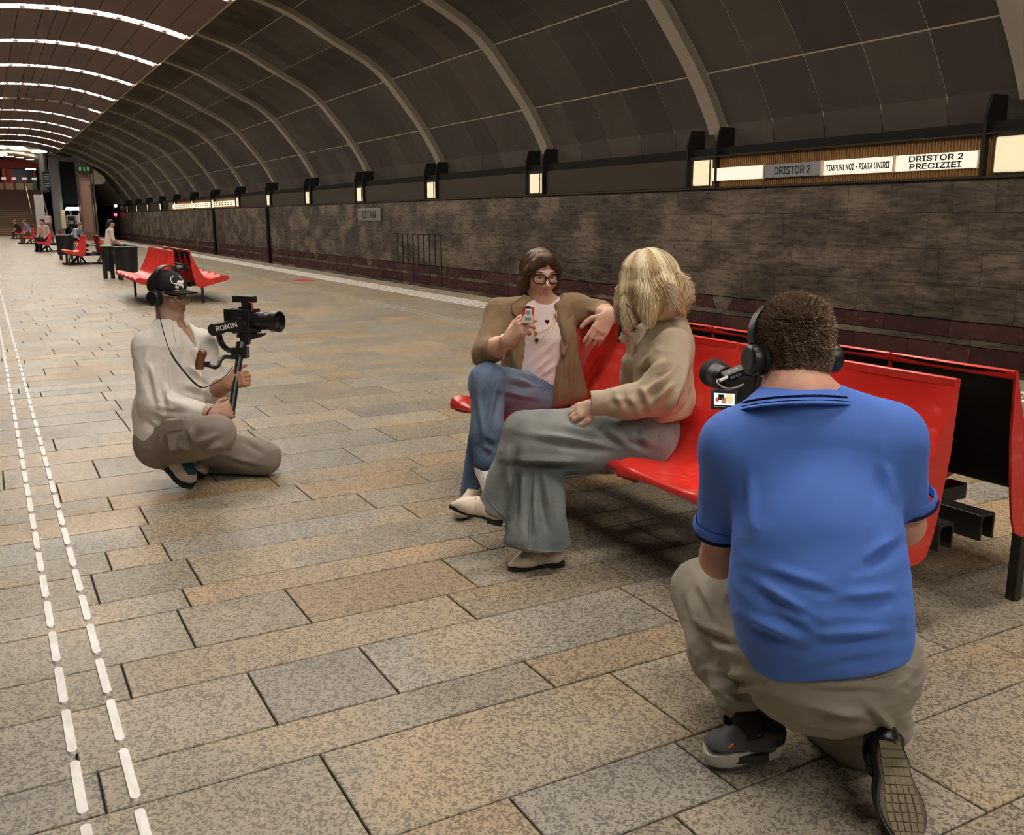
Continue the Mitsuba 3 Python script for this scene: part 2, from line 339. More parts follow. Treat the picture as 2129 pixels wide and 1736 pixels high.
for k, y in enumerate(ribs):
    if y > 80: break
    others = []
    for x1 in LX:
        for mir in (False,):
            a, b = x1-.582, x1
            if mir: a, b = 2*XC-b, 2*XC-a
            tub, fr = lamp_parts(a, b, y)
            on = not (abs(y - (RIB0+7*PITCH)) < .1 and 1.45 < (a+b)/2 < 5.0)
            vis = visible(tub.vertices, 0)
            if vis:
                t = thing('ceiling_light', f'{"unlit" if not on else "bright"} tube panel, {ORD[LX.index(x1)] if not mir else "far left"} from the right end of the {ORD[k-5]} lamp arc from the front', 'ceiling light', 'unlit ceiling light panels' if not on else 'ceiling light panels')
                part(t, 'frame', fr, 'bsdf_dark', smooth=False)
                part(t, 'tubes', tub, 'bsdf_white', smooth=40, **({'emitter': emitter(tub, LAMP*LAMP_RGB*1.1, .35 if y < 45 else .1)} if on else {}))
            elif on: others.append(tub)
    if others:
        o = cat_mesh(others)
        t = thing('ceiling_light_row', 'bright curved row of ceiling tubes beyond the edge of the view', 'ceiling light', 'rows of ceiling lights')
        part(t, 'tubes', o, 'bsdf_white', smooth=False, emitter=emitter(o, LAMP*LAMP_RGB*1.1, len(others)*(.5 if y < 24 else .15)))
    elif False: pass

# ------------------------------------------------------------------ right wall: band, travertine, red stone, lamps
XW = 10.5
obj('wall_right', box(XW+.012, XW+.5, -12, 112, -1.3, 1.80), 'bsdf_joint', 'track wall clad in brown travertine slabs', kind='structure', smooth=False)
zr = [1.775, 1.37, .93, .49, .06]
tiles = []
def wtile(y0, y1, z0, z1, g=.0013, c=.002, dep=0.0):
    b = chbox(XW-.012+dep, XW+.02, y0+g, y1-g, z0+g, z1-g, c); return b
yy = -8.0
ys = []
while yy < 111: w = rng.uniform(.55, .95); ys.append((yy, yy+w)); yy += w
for r, (z1, z0) in enumerate(zip(zr[:-1], zr[1:])):
    off = [0, .33, .11, .44][r]
    for y0, y1 in ys: tiles.append((y0+off, y1+off, z0, z1))
tiles.sort(key=lambda t: abs(t[0]-5))
def batch(items, mk, name, mt, far, lim):
    rest, count = [], 0
    for it in items:
        m = mk(*it); uv = np.tile([rng.random(), rng.random()], (len(m.vertices), 1))
        if count < lim and visible(m.vertices, 0): part('wall_right', name, m, mt, smooth=False, uv=uv); count += 1
        else: rest.append((m, uv))
    if rest:
        nv, V, F, U = 0, [], [], []
        for m, uv in rest: V.append(m.vertices); F.append(m.faces+nv); U.append(uv); nv += len(m.vertices)
        part('wall_right', far, (np.vstack(V), np.vstack(F)), mt, kind='stuff', smooth=False, uv=np.vstack(U))
batch(tiles, lambda a, b, c, d: wtile(a, b, c, d, dep=rng.uniform(0, .004)), 'travertine_slab', 'bsdf_travertine', 'far_travertine_slabs', 290)
low, red = [], []
gaps = [28.23 + 5.445*k for k in range(-6, 16)]
for g0, g1 in zip(gaps[:-1], gaps[1:]):
    n = 5
    for i in range(n):
        a, b = g0 + .22 + i*(g1-g0-.44)/n, g0 + .22 + (i+1)*(g1-g0-.44)/n
        red.append((a, b, -.15, .045, .16 if i == 0 else 0, .16 if i == n-1 else 0))
    for i in range(6): a, b = g0 + i*(g1-g0)/6, g0 + (i+1)*(g1-g0)/6; low.append((a, b))
def redpiece(y0, y1, z0, z1, t0, t1):
    g = .003; P = []
    for x in (XW-.016, XW+.02): P += [(x, y0+g-t0*.6, z0), (x, y1-g+t1*.6, z0), (x, y1-g-t1*.3, z1), (x, y0+g+t0*.3, z1)]
    return hull(P)
red.sort(key=lambda t: abs(t[0]-6)); low.sort(key=lambda t: abs(t[0]-6))
batch(red, redpiece, 'red_stone', 'bsdf_redstone', 'far_red_stones', 90)
batch([(a, b, -.155, -.235) for a, b in low], lambda a, b, z1, z0: wtile(a, b, z0, z1, .002, .002), 'ledge_stone', 'bsdf_travertine', 'far_ledge_stones', 90)
batch([(a, b, -.24, -.46) for a, b in low], lambda a, b, z1, z0: wtile(a, b, z0, z1, .002, .002), 'lower_red_stone', 'bsdf_redstone', 'far_lower_red_stones', 90)
batch([(g-.23, g+.23, -.155, .05) for g in gaps], lambda a, b, z0, z1: wtile(a, b, z0, z1, .0, .002, .003), 'gap_stone', 'bsdf_travertine', 'far_gap_stones', 40)
batch([(a, b, -.465, -1.2) for a, b in low], lambda a, b, z1, z0: wtile(a, b, z0, z1, .002, .002), 'base_stone', 'bsdf_travertine', 'far_base_stones', 40)
obj('track_bed', box(X_R, XW+.1, -12, 112, -1.4, -1.25), 'bsdf_tunnel', 'dark track bed below the platform edge', kind='structure', smooth=False)
obj('wall_left', cat_mesh([box(2*XC-XW-.5, 2*XC-XW, -12, 112, -1.3, 2.4), box(2*XC-XW, X_L, -12, 112, -1.4, -1.25)]), 'bsdf_travertine', 'track wall on the far side of the station', kind='structure', smooth=False)
obj('wall_end', cat_mesh([box(-8, 13, 111.5, 112, -1.4, 8.5), box(-8, 13, -12.3, -12, -1.4, 8.5)]), 'bsdf_tunnel', 'dark end wall of the station hall', kind='structure', smooth=False)
# the brown band above the slabs
band = thing('lamp_band', 'dark brown metal band along the track wall below the vault', 'wall band')
part(band, 'backing', box(XW+.066, XW+.35, -12, 112, 1.79, 2.42), 'bsdf_tunnel', smooth=False)
part(band, 'lower_rail', chbox(XW-.05, XW+.04, -12, 110, 1.765, 1.80, .006), 'bsdf_bandbrown')
for k, y in enumerate(ribs):
    sign = abs(y - (RIB0-PITCH)) < .1
    if not sign and not 45 < y < 62: part(band, 'panel', chbox(XW, XW+.05, y+.42, y+PITCH-.42, 1.80, 2.27, .008), 'bsdf_bandbrown')
    elif not sign and False: part(band, 'panel', chbox(XW, XW+.05, y+.42, y+PITCH-.42, 1.80, 2.27, .008), 'bsdf_bandbrown')
WARM = np.array([1.0, .86, .55])
for k, y in enumerate(ribs):
    if not (y > 5): continue
    t = thing('wall_lamp', ('lit cream wall lantern, ' + ('cut off at the right edge beside the lit line sign' if k == 3 else 'left of the long lit line sign' if k == 4 else '')) if k in (3, 4) else f'{ORD[k-3]} lit wall lantern from the right edge along the track wall', 'wall lamp', None if k in (3, 4) else 'lamps receding along the track wall')
    for s in (-1, 1):
        prof = [(XW+.3, 1.78), (XW-.06, 1.78), (XW-.06, 2.50), (XW+.02, 2.73), (XW+.3, 2.73)]
        part(t, 'bracket', extrude([(p[0], p[1]) for p in prof], (0, y + s*.36 + .02, 0), (1, 0, 0), (0, 0, 1), .04), 'bsdf_bracket', smooth=False)
    part(t, 'housing', cat_mesh([box(XW-.02, XW+.2, y-.33, y+.33, 2.24, 2.30), box(XW+.12, XW+.2, y-.33, y+.33, 1.8, 2.26)]), 'bsdf_dark', smooth=False)
    g = chbox(XW-.05, XW+.10, y-.215, y+.215, 1.825, 2.235, .02)
    part(t, 'glass', g, 'bsdf_cream', smooth=False, emitter=emitter(g, .14*WARM*np.array([1, 1.0, 1.0]), .25))
    part(t, 'edge', cat_mesh([box(XW-.058, XW-.045, y-.235, y+.235, z, z+.018) for z in (1.81, 2.232)] + [box(XW-.058, XW-.045, y+s*.225-.01, y+s*.225+.01, 1.815, 2.245) for s in (-1, 1)]), 'bsdf_bandbrown', smooth=False)
# lit line signs
def sign_group(y_hi, y_lo, near):
    nm = thing('sign_housing', 'ribbed amber housing behind the lit line signs' if near else 'amber housing behind the far lit line signs', 'sign housing')
    part(nm, 'back', box(XW+.02, XW+.06, y_lo-.16, y_hi+.12, 1.80, 2.27), 'bsdf_amber', smooth=False)
    part(nm, 'top_rail', chbox(XW-.05, XW+.04, y_lo-.2, y_hi+.2, 2.262, 2.29, .005), 'bsdf_bandbrown')
    ribs_ = [box(XW+.005, XW+.021, yy, yy+.016, 1.81, 2.26) for yy in np.arange(y_lo-.15, y_hi+.1, .045)]
    for r_ in ribs_[:280] if near else ribs_[:1]: part(nm, 'fin', r_, 'bsdf_amber', smooth=False)
EXs, EYs = np.array([0, -1.0, 0]), np.array([0, 0, 1.0])
sign_group(12.24, 7.47, True)
tx = mat('ink', (.02, .02, .025), .6, .3)
for name, lab, y0, y1, on, lines in [
    ('line_sign', 'lit blank white sign panel left of the unlit destination sign', 12.237, 11.065, 1, []),
    ('line_sign', 'unlit grey sign reading DRISTOR 2', 11.035, 9.92, 0, [('DRISTOR 2', .105, 1.945, .93)]),
    ('line_sign', 'lit white sign reading TIMPURI NOI - PIATA UNIRII', 9.884, 8.69, 1, [('TIMPURI NOI - PIATA UNIRII', .078, 1.952, 1.0)]),
    ('line_sign', 'lit white sign with two lines reading DRISTOR 2 PRECIZIEI', 8.66, 7.471, 1, [('DRISTOR 2', .066, 2.008, 1.62), ('PRECIZIEI', .066, 1.915, 1.62)])]:
    t = thing(name, lab, 'sign')
    g = chbox(XW-.04, XW+.0, y1, y0, 1.895, 2.095, .008)
    if on: part(t, 'panel', g, 'bsdf_white', smooth=False, emitter=emitter(g, .14*np.array([1, .93, .72]), .4))
    else: part(t, 'panel', g, 'bsdf_greypaint', smooth=False)
    part(t, 'end_cap', box(XW-.043, XW, y1-.012, y1+.012, 1.885, 2.105), 'bsdf_cream', smooth=False)
    for s, h, z, sx in lines:
        mt = text_at(s, h, (XW-.0405, (y0+y1)/2, z), EXs, EYs, .002, True, sx, True)
        w = mt.vertices[:, 1].max() - mt.vertices[:, 1].min(); lim = abs(y0-y1)*.9
        if w > lim: mt.vertices[:, 1] = (mt.vertices[:, 1]-(y0+y1)/2)*lim/w + (y0+y1)/2
        part(t, 'lettering', mt, tx, smooth=False)
sign_group(64.0, 45.8, False)
for i, (a, b) in enumerate([(62.2, 56.3), (55.8, 51.2), (50.6, 45.8)]):
    t = thing('far_line_sign', ['leftmost of the three small lit signs far along the track wall', 'middle of the three small lit signs far along the track wall', 'rightmost of the three small lit signs far along the track wall'][i], 'sign')
    g = chbox(XW-.06, XW-.01, b, a, 1.86, 2.12, .008); part(t, 'panel', g, 'bsdf_white', smooth=False, emitter=emitter(g, .22*np.array([1, .85, .5]), .1))
    part(t, 'lettering', cat_mesh([box(XW-.063, XW-.055, y, y+.35, z, z+.05) for z in (1.92, 2.02) for y in np.arange(b+.4, a-.6, .62)]), 'bsdf_amber', smooth=False)
# station name plate, vent slots, dark posts
t = thing('station_sign', 'pale station name plate reading TITAN on the track wall', 'sign')
part(t, 'plate', chbox(XW-.05, XW-.012, 27.04, 29.05, 1.225, 1.60, .03), mat('plate', (.21, .19, .165), .5, .3), smooth=False)
part(t, 'lettering', text_at('TITAN', .21, (XW-.0505, 28.045, 1.305), EXs, EYs, .003, True, 1.35, True), tx, smooth=False)
t = thing('wall_vent', 'vertical dark ventilation slots cut into the track wall', 'vent')
for i in range(9):
    y = 22.85 + i*.375; part(t, 'slot', box(XW-.020, XW, y-.028, y+.028, (-.43 if i in (0, 2, 5) else .02), .86), 'bsdf_dark', smooth=False)
part(t, 'frame', box(XW-.019, XW, 22.7, 26.15, .86, .885), 'bsdf_dark', smooth=False)
for i, y in enumerate((39.9, 50.45)): obj('drain_pipe', rod((XW-.08, y, -1.2), (XW-.08, y, 1.755), .07, 10), 'bsdf_dark', ['dark vertical pipe on the track wall, right of the pair', 'dark vertical pipe on the track wall, left of the pair'][i], 'pipe')
# ------------------------------------------------------------------ benches
PROF = np.array([(.012, .845), (.030, .80), (.075, .70), (.135, .59), (.200, .49), (.255, .425), (.305, .393), (.38, .382), (.50, .397), (.62, .416), (.69, .424), (.725, .416), (.742, .393), (.735, .368)])
PROF = PROF*np.array([.80, 1.0])
_ps = np.r_[0, np.cumsum(np.linalg.norm(np.diff(PROF, axis=0), axis=1))]; PC = CubicSpline(_ps, PROF)
def seat_meshes(W=.50, nw=22, nl=40):
    S = np.linspace(0, _ps[-1], nl); ws = np.linspace(-.5, .5, nw); V, B = [], []
    for s in S:
        p, t = PC(s), PC(s, 1); t /= np.linalg.norm(t); n = np.array([-t[1], t[0]]); n = -n if n @ np.array([1, 1]) < 0 else n      # towards the sitter
        back = np.clip(1 - s/.60, 0, 1); pan = np.clip((s-.55)/.2, 0, 1)*np.clip((1.02-s)/.16, 0, 1)
        for w in ws:
            e = abs(w)*2; dish = -.020*(1-e**3)*(back*np.clip(s/.10, .25, 1) + pan) + .010*np.clip((e-.8)/.2, 0, 1)*pan
            lip = -.016*(1-e**2)*np.clip((s-.98)/.07, 0, 1)
            q = p + n*dish + np.array([0, lip]); 
            if s < .06: q = q + np.array([0, -.016*np.clip((e-.86)/.1, 0, 1)*(1-s/.06)])
            V.append((q[0], w*W, q[1])); b = q - n*.011; B.append((b[0], w*W*.985, b[1]))
    F = [[i*nw+j, (i+1)*nw+j, (i+1)*nw+j+1] for i in range(nl-1) for j in range(nw-1)] + [[i*nw+j, (i+1)*nw+j+1, i*nw+j+1] for i in range(nl-1) for j in range(nw-1)]
    V, B, F = np.array(V), np.array(B), np.array(F); n = len(V); R = []
    rim = [j for j in range(nw)] + [i*nw+nw-1 for i in range(1, nl)] + [(nl-1)*nw+j for j in range(nw-2, -1, -1)] + [i*nw for i in range(nl-2, 0, -1)]
    for a, b in zip(rim, rim[1:]+rim[:1]): R += [[a, b, b+n], [a, b+n, a+n]]
    top = trimesh.Trimesh(np.vstack([V, B]), np.vstack([F, R]), process=False)
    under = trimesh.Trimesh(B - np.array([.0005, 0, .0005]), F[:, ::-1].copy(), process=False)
    out = [tuple(p) for p in PC(np.linspace(0, _ps[-1], 30))]
    prof = [(.0, .845)] + out + [(.56, .350), (.42, .315), (.30, .285), (.18, .252), (.13, .250), (.09, .270), (.065, .33), (.045, .42), (.015, .6)]
    fl = []
    for s in (-1, 1):
        o = (0, s*W/2*.992 + (.0 if s < 0 else 0), 0)
        f = extrude(prof, (0, s*W/2 + .004 + (0 if s < 0 else -.0), 0), (1, 0, 0), (0, 0, 1), .009); fl.append(f)
    for f, s in zip(fl, (-1, 1)): f.apply_translation((0, .0045 if s < 0 else .0, 0))
    rimback = chbox(-.002, .016, -W/2+.004, W/2-.004, .815, .846, .004)
    top = trimesh.Trimesh(top.vertices, top.faces[:, ::-1], process=False) if top.face_normals[:len(F)].mean(0) @ [1, 0, 1] < 0 else top
    return cat_mesh([top] + [outward(q) for q in fl + [rimback]]), under
SEAT, UNDER = seat_meshes()
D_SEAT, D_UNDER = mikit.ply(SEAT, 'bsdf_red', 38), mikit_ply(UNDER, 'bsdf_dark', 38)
def bench(y0, n, xl, xr, label, truss=False, group=None):
    t = thing('platform_bench', label, 'bench', group)
    for side, X in ((-1, xl), (1, xr)):
        for k in range(n):
            yc = y0 + 0.50*(k+.5)
            M = T([[side, 0, 0, X], [0, side, 0, yc], [0, 0, 1, 0], [0, 0, 0, 1]])
            key = numbered(t+'__seat'); scene[key] = {**D_SEAT, 'to_world': M}
            scene[numbered(key+'__underside')] = {**D_UNDER, 'to_world': M}
    y1 = y0 + 0.50*n
    for X, s in ((xl, -1), (xr, 1)):
        part(t, 'upper_rail', cat_mesh([chbox(X-s*.030-.018, X-s*.030+.018, y0+.20, y1-.05, .52, .61, .003), chbox(X-s*.030-.035, X-s*.030+.035, y0+.22, y0+.26, .50, .62, .003)]), 'bsdf_blackpaint')
        part(t, 'lower_rail', cat_mesh([chbox(X-s*.035-.035, X-s*.035-.027, y0+.02, y1-.02, .262, .352, .002), chbox(X-s*.035+.03, X-s*.035+.038, y0+.02, y1-.02, .262, .352, .002), chbox(X-s*.035-.035, X-s*.035+.038, y0+.02, y1-.02, .345, .353, .002)]), 'bsdf_blackpaint')
    for k, yy in enumerate((y0+.42, (y0+y1)/2, y1-.42)):
        part(t, 'cross_tube', rod((xl-.05, yy, .565), (xr+.05, yy, .565), .026, 12), 'bsdf_greypaint' if k == 0 else 'bsdf_blackpaint')
        part(t, 'cross_bar', chbox(xl-.36, xr+.36, yy-.04, yy+.04, .255, .318, .004), 'bsdf_blackpaint')
        if k == 1 and not truss: continue
        for X in ((xl-.35, xr+.17) if not truss else (xl-.5, xl-.2, xr+.2, xr+.5)):
            part(t, 'leg', chbox(X-.018, X+.018, yy-.41 if k == 0 else yy-.02, yy-.37 if k == 0 else yy+.02, 0, .30, .003), 'bsdf_blackpaint')
        if truss:
            part(t, 'foot_bar', chbox(xl-.62, xr+.62, yy-.02, yy+.02, 0, .035, .003), 'bsdf_blackpaint')
            for a, b in ((xl-.4, xl-.15), (xl, xl-.15), (xr, xr+.15), (xr+.4, xr+.15)): part(t, 'brace', rod((a, yy, .02), (b, yy, .27), .014, 8), 'bsdf_blackpaint')
    for X in (xl-.35,) if not truss else ():
        part(t, 'foot', lathe([(.05, 0), (.05, .008), (.024, .02)], (X, y0+.07, 0), n=14), 'bsdf_blackpaint')
    return t
bench(1.88, 5, 2.645, 2.93, 'large red double bench in the foreground where the man and the blonde woman sit')
bench(15.7, 5, 2.60, 2.83, 'empty red double bench behind the kneeling man in the white shirt')
bench(30.3, 3, 2.62, 2.95, 'red double bench next to the black bins, where the girl in white sits', True)
bench(43.0, 3, 2.45, 2.80, 'far red double bench with a woman in pale pink sitting on it', True)
bench(57.0, 3, 2.45, 2.80, 'red bench far down the platform where the man in the lilac shirt sits', True)
bench(70.6, 3, 2.45, 2.80, 'farthest red bench, near the stairs, with a person in dark clothes', True)

# ------------------------------------------------------------------ bins
def bin_(x, y, r, h, label, extra=None):
    t = thing('litter_bin', label, 'bin')
    part(t, 'body', lathe([(.0, .17), (r*.93, .17), (r, h-.04), (r*1.05, h-.03), (r*1.05, h), (r*.9, h+.012), (r*.86, h-.02), (0, h-.05)], (x, y, 0), n=20), 'bsdf_blackplastic')
    for i in range(4):
        a = math.pi/4 + i*math.pi/2; c, s = math.cos(a)*r*.82, math.sin(a)*r*.82
        part(t, 'leg', bar((x+c, y+s, 0), (x+c, y+s, .45), .075, .05), 'bsdf_blackplastic', smooth=False)
    return t
bin_(2.74, 22.7, .25, .72, 'large round black bin on legs behind the empty red bench')
bin_(2.42, 23.3, .13, .70, 'narrow black bin left of the large round bin')
obj('green_bag', lathe([(0, .70), (.10, .69), (.14, .73), (.08, .76), (0, .755)], (2.42, 23.3, .0), n=12), mat('greenbag', (.30, .42, .24), .6, .3), 'pale green bag lying on top of the narrow bin', 'bag')
bin_(2.35, 34.7, .27, .80, 'black bin left of the bench with the girl in white')

# ------------------------------------------------------------------ far end of the hall: stairs, gallery, column, pylons
YS = 85.2
mat('nosing', (.38, .27, .19), .6, .3)
st = thing('stairs', 'wide brown stairs rising to the ticket hall at the far end', 'stairs', kind='structure')
for i in range(22): part(st, 'step', box(-3.2, 4.75, YS+.33*i, YS+.33*i+.36+.02*(21-i)*0, -.02 if i == 0 else .168*i-.03, .168*(i+1)), 'bsdf_stairs', smooth=False)
for i in range(12): part(st, 'nosing', box(-3.2, 4.75, YS+.33*i-.02, YS+.33*i, .168*(i+1)-.05, .168*(i+1)+.005), 'bsdf_nosing', smooth=False)
part(st, 'base', hull([(-3.2, YS+.3, -.3), (4.75, YS+.3, -.3), (-3.2, YS+.36, .0), (4.75, YS+.36, .0), (-3.2, YS+7.2, 3.5), (4.75, YS+7.2, 3.5), (-3.2, YS+7.2, -.3), (4.75, YS+7.2, -.3)]), 'bsdf_stairs', smooth=False)
part(st, 'handrail', rod((3.72, 86.5, 1.1), (3.62, 92.4, 4.5), .04, 8), 'bsdf_chrome')
YG = YS + 7.26
hall = thing('wall_back', 'ticket hall gallery with red and orange shop fronts above the stairs', 'wall', kind='structure')
obj('floor_gallery', box(-6, 5.15, YG+.02, YG+13, 3.1, 3.30), 'bsdf_greypaint', 'ticket hall floor above the stairs', kind='structure', smooth=False)
part(hall, 'back', box(-6, 5.2, YG+12, YG+12.3, 3.3, 6.3), 'bsdf_redshop', smooth=False)
part(hall, 'lintel', box(-6, 5.2, YG+9, YG+9.3, 5.45, 6.3), 'bsdf_redshop', smooth=False)
for i, (a, b, m) in enumerate([(-1, 1.9, 'orange'), (2.15, 2.45, 'orange'), (2.5, 2.95, 'redshop'), (4.75, 4.95, 'orange')]): part(hall, 'shop_panel', box(a, b, YG+8.6, YG+8.75, 3.3, 5.4), 'bsdf_'+m, smooth=False)
part(hall, 'shop_window', box(2.95, 4.7, YG+8.9, YG+9.0, 3.3, 5.4), mat('nightblue', (.02, .022, .04), .15, .5), smooth=False)
t = thing('counter', 'low beige counter behind the ticket gates', 'counter'); part(t, 'front', box(-1, 4.4, YG+4.0, YG+4.2, 3.3, 4.0), mat('counter', (.45, .38, .25), .6, .3), smooth=False)
vaultc = []
for i in range(14):
    a0, a1 = i/14, (i+1)/14
    def vp(a): x = XC + 5.0*a; return x, 7.55 - 1.35*a*a
    (xa, za), (xb, zb) = vp(a0), vp(a1)
    vaultc.append(hull([(xa, YG-2, za), (xb, YG-2, zb), (xa, YG-2, za+.1), (xb, YG-2, zb+.1), (xa, YG+9.2, za-1.2), (xb, YG+9.2, zb-1.2), (xa, YG+9.2, za-1.1), (xb, YG+9.2, zb-1.1)]))
obj('ceiling_gallery', cat_mesh(vaultc), mat('plaster', (.50, .45, .38), .8, .2), 'light plaster vault over the ticket hall', kind='structure', smooth=False)
obj('wall_gallery_side', box(5.2, 5.4, YG-1, YG+12, 3.1, 6.6), 'bsdf_greypaint', 'grey side wall of the ticket hall', kind='structure', smooth=False)
for i in range(3):
    for j in range(4):
        x = XC - .6 + j*.80; z0 = 7.55 - 1.35*((x+.3-XC)/5)**2 - .62 - i*.28; g = box(x, x+.62, YG+.6+i*2.3, YG+1.3+i*2.3, z0-.03, z0)
        tl = thing('hall_light', f'{ORD[j]} light strip from the left in the {ORD[i]} row of the ticket hall vault', 'ceiling light'); part(tl, 'strip', g, 'bsdf_white', smooth=False, emitter=emitter(g, (.75, .66, .52), .12))
ti = thing('information_board', 'blue and white information board at the right end of the gallery', 'sign')
part(ti, 'board', box(4.95, 5.9, YG-1.9, YG-1.8, 3.45, 4.75), mat('boardblue', (.04, .07, .12), .4, .4), smooth=False)
for i in range(6): part(ti, 'strip', box(5.0, 5.85, YG-1.92, YG-1.905, 3.55+i*.19, 3.62+i*.19), 'bsdf_white', smooth=False)
for i, (x, col) in enumerate([(float(at_y(px_, 385, YG)[0]), c_) for px_, c_ in ((9, (.62, .10, .14)), (30.5, (.62, .10, .14)), (52, (.60, .12, .12)), (72.5, (.06, .36, .20)))]):
    t = thing('ticket_gate', ['white and red ticket gate at the left edge of the gallery', 'second white and red ticket gate from the left', 'third white and red ticket gate from the left', 'white and green ticket gate at the right of the row'][i], 'ticket gate')
    part(t, 'post', box(x-.10, x+.10, YG-.4, YG+.5, 3.3, 4.15), mat(f'gate{i}', col, .5, .4), smooth=False); c = box(x-.17, x+.17, YG-.42, YG+.5, 4.12, 4.32)
    part(t, 'head', c, 'bsdf_white', smooth=False, emitter=emitter(c, .12*np.array(col)+.05, .02))
for i, (x, y, z, c) in enumerate([(1.80, 87, 6.0, (1, .92, .62)), (1.95, 92, 5.75, (1, .85, .5)), (3.30, 88, 6.0, (1, .95, .8)), (4.72, 88, 5.8, (.85, 1, .92))]):
    t = thing('pendant_lamp', ['yellow lit pendant dish lamp at the left edge above the stairs', 'lower yellow pendant dish lamp at the left edge', 'warm white pendant dish lamp, third from the left', 'cool white pendant dish lamp at the right of the group'][i], 'pendant lamp')
    part(t, 'rod', rod((x, y, z+.2), (x, y, z+1.3), .03, 6), 'bsdf_greypaint'); g = lathe([(0, .02), (.52, .05), (.62, .16), (.45, .30), (.12, .36), (0, .36)], (x, y, z), n=20)
    part(t, 'dish', g, 'bsdf_white', smooth=60, emitter=emitter(g, .40*np.array(c), .06))
for i, (x, y, z, w) in enumerate([(4.15, 88.0, 4.75, .55)]):
    g = box(x-w, x+w*.4, y, y+.2, z, z+.16); t = thing('tube_lamp', 'small white lamp under the gallery vault', 'lamp'); part(t, 'tube', g, 'bsdf_white', smooth=False, emitter=emitter(g, (.6, .62, .62), .05))
for k_ in list(scene):                                           # the ticket hall floor lies 3.7 m above the platform
    if k_.split('__')[0].rstrip('_0123456789') in ('floor_gallery', 'wall_back', 'counter', 'ceiling_gallery', 'wall_gallery_side', 'information_board', 'ticket_gate', 'pendant_lamp', 'hall_light', 'tube_lamp'): scene[k_]['to_world'] = T().translate([0, 0, .65 if 'pendant' in k_ else .4])
# grey portal with the dark glazed opening, and the lamp in the passage
po = thing('lift_shaft', 'tall grey framed lift shaft with dark glass beside the stairs', 'lift shaft')
gp = mat('portal', (.20, .195, .19), .6, .3)
part(po, 'post', box(5.15, 5.85, 84.6, 85.6, -.02, 6.05), gp, smooth=False); part(po, 'post', box(7.05, 7.45, 84.6, 85.6, 1.6, 6.05), gp, smooth=False)
part(po, 'lintel', box(5.85, 7.05, 84.7, 85.5, 5.72, 6.05), gp, smooth=False)
part(po, 'glass', box(5.85, 7.05, 85.2, 85.3, 2.4, 5.72), mat('darkglass', (.012, .013, .016), .1, .5), smooth=False)
obj('wall_passage', cat_mesh([box(5.45, 7.4, 95, 95.2, -.02, 5.7), box(4.85, 7.4, 85.7, 95, -.3, -.03)]), 'bsdf_tunnel', 'dark passage beside the stairs', kind='structure', smooth=False)
g = hull([(5.95, 84.0, 1.92), (7.2, 84.0, 1.92), (6.05, 84.0, 2.18), (7.1, 84.0, 2.18), (5.95, 84.3, 1.92), (7.2, 84.3, 1.92), (6.05, 84.3, 2.18), (7.1, 84.3, 2.18)])
t = thing('passage_lamp', 'bright white lamp in the passage under the lift shaft', 'lamp'); part(t, 'shade', g, 'bsdf_white', smooth=False, emitter=emitter(g, (.9, 1.0, .92), .08)); part(t, 'rod', rod((6.5, 84.15, 2.1), (6.5, 84.15, 2.5), .03, 6), 'bsdf_dark')
ca = extrude([(7.45, 4.0), (8.6, 4.0), (9.05, 4.05), (9.25, 4.3), (9.1, 4.65), (8.4, 5.2), (7.45, 5.9)], (0, 85.4, 0), (1, 0, 0), (0, 0, 1), .3)
obj('gallery_bracket', ca, 'bsdf_cream', 'beige rounded gallery bracket behind the exit sign', 'bracket', smooth=False)
yl = thing('route_panel', 'yellow lit route panel on the foot of the lift shaft', 'panel'); g = box(5.62, 5.95, 84.45, 84.55, .5, 1.95); part(yl, 'panel', g, 'bsdf_counter', smooth=False, emitter=emitter(g, (.03, .024, .012), .02))
# tall advertising pylon with chrome edges, green exit sign
pl = thing('poster_pylon', 'tall pylon with a brown poster and chrome edge tubes near the exit', 'advertising pylon')
A, B, Cc = at_z(171, 500), at_z(196, 500), None
def pyl(x0, x1, y, z0, z1, d=.3): return box(x0, x1, y, y+d, z0, z1)
part(pl, 'board', pyl(5.36, 6.02, 63.3, 0, 3.95), 'bsdf_woodred', smooth=False)
for x in (5.30, 6.02, 6.16): part(pl, 'edge_tube', rod((x, 63.2, 0), (x, 63.2, 4.25 if x > 5.5 else 3.9), .055, 8), 'bsdf_chrome')
part(pl, 'poster', pyl(5.42, 5.94, 63.27, .5, 3.7, .02), mat('poster', (.28, .17, .13), .5, .3), smooth=False)
ex = thing('exit_sign', 'small dark exit sign with green marks on top of the poster pylon', 'sign')
part(ex, 'box', box(5.25, 6.15, 63.0, 63.18, 3.96, 4.42), 'bsdf_dark', smooth=False)
for x, w in ((5.42, .12), (5.66, .09), (5.86, .12)): g = box(x, x+w, 62.98, 63.0, 4.08, 4.30); part(ex, 'mark', g, 'bsdf_dark', smooth=False, emitter=emitter(g, (.016, .055, .006), .01))
gy = thing('slim_pylon', 'slim light grey pylon standing by the stairs', 'pylon')
part(gy, 'slab', box(3.36, 3.93, 74.0, 74.3, 0, 2.92), mat('slimgrey', (.40, .39, .38), .4, .4), smooth=False); part(gy, 'base', box(3.26, 4.03, 73.9, 74.4, 0, .08), 'bsdf_greypaint', smooth=False)
# railing along the left of the lift shaft
obj('stair_rail', cat_mesh([rod((4.95, YS-.4, 0), (4.78, YS+7, 3.9), .07, 8), rod((4.82, YS+7, 3.4), (4.82, YS+7, 6.3), .03, 6)]), 'bsdf_greypaint', 'grey metal rail running up beside the stairs', 'railing', smooth=40)
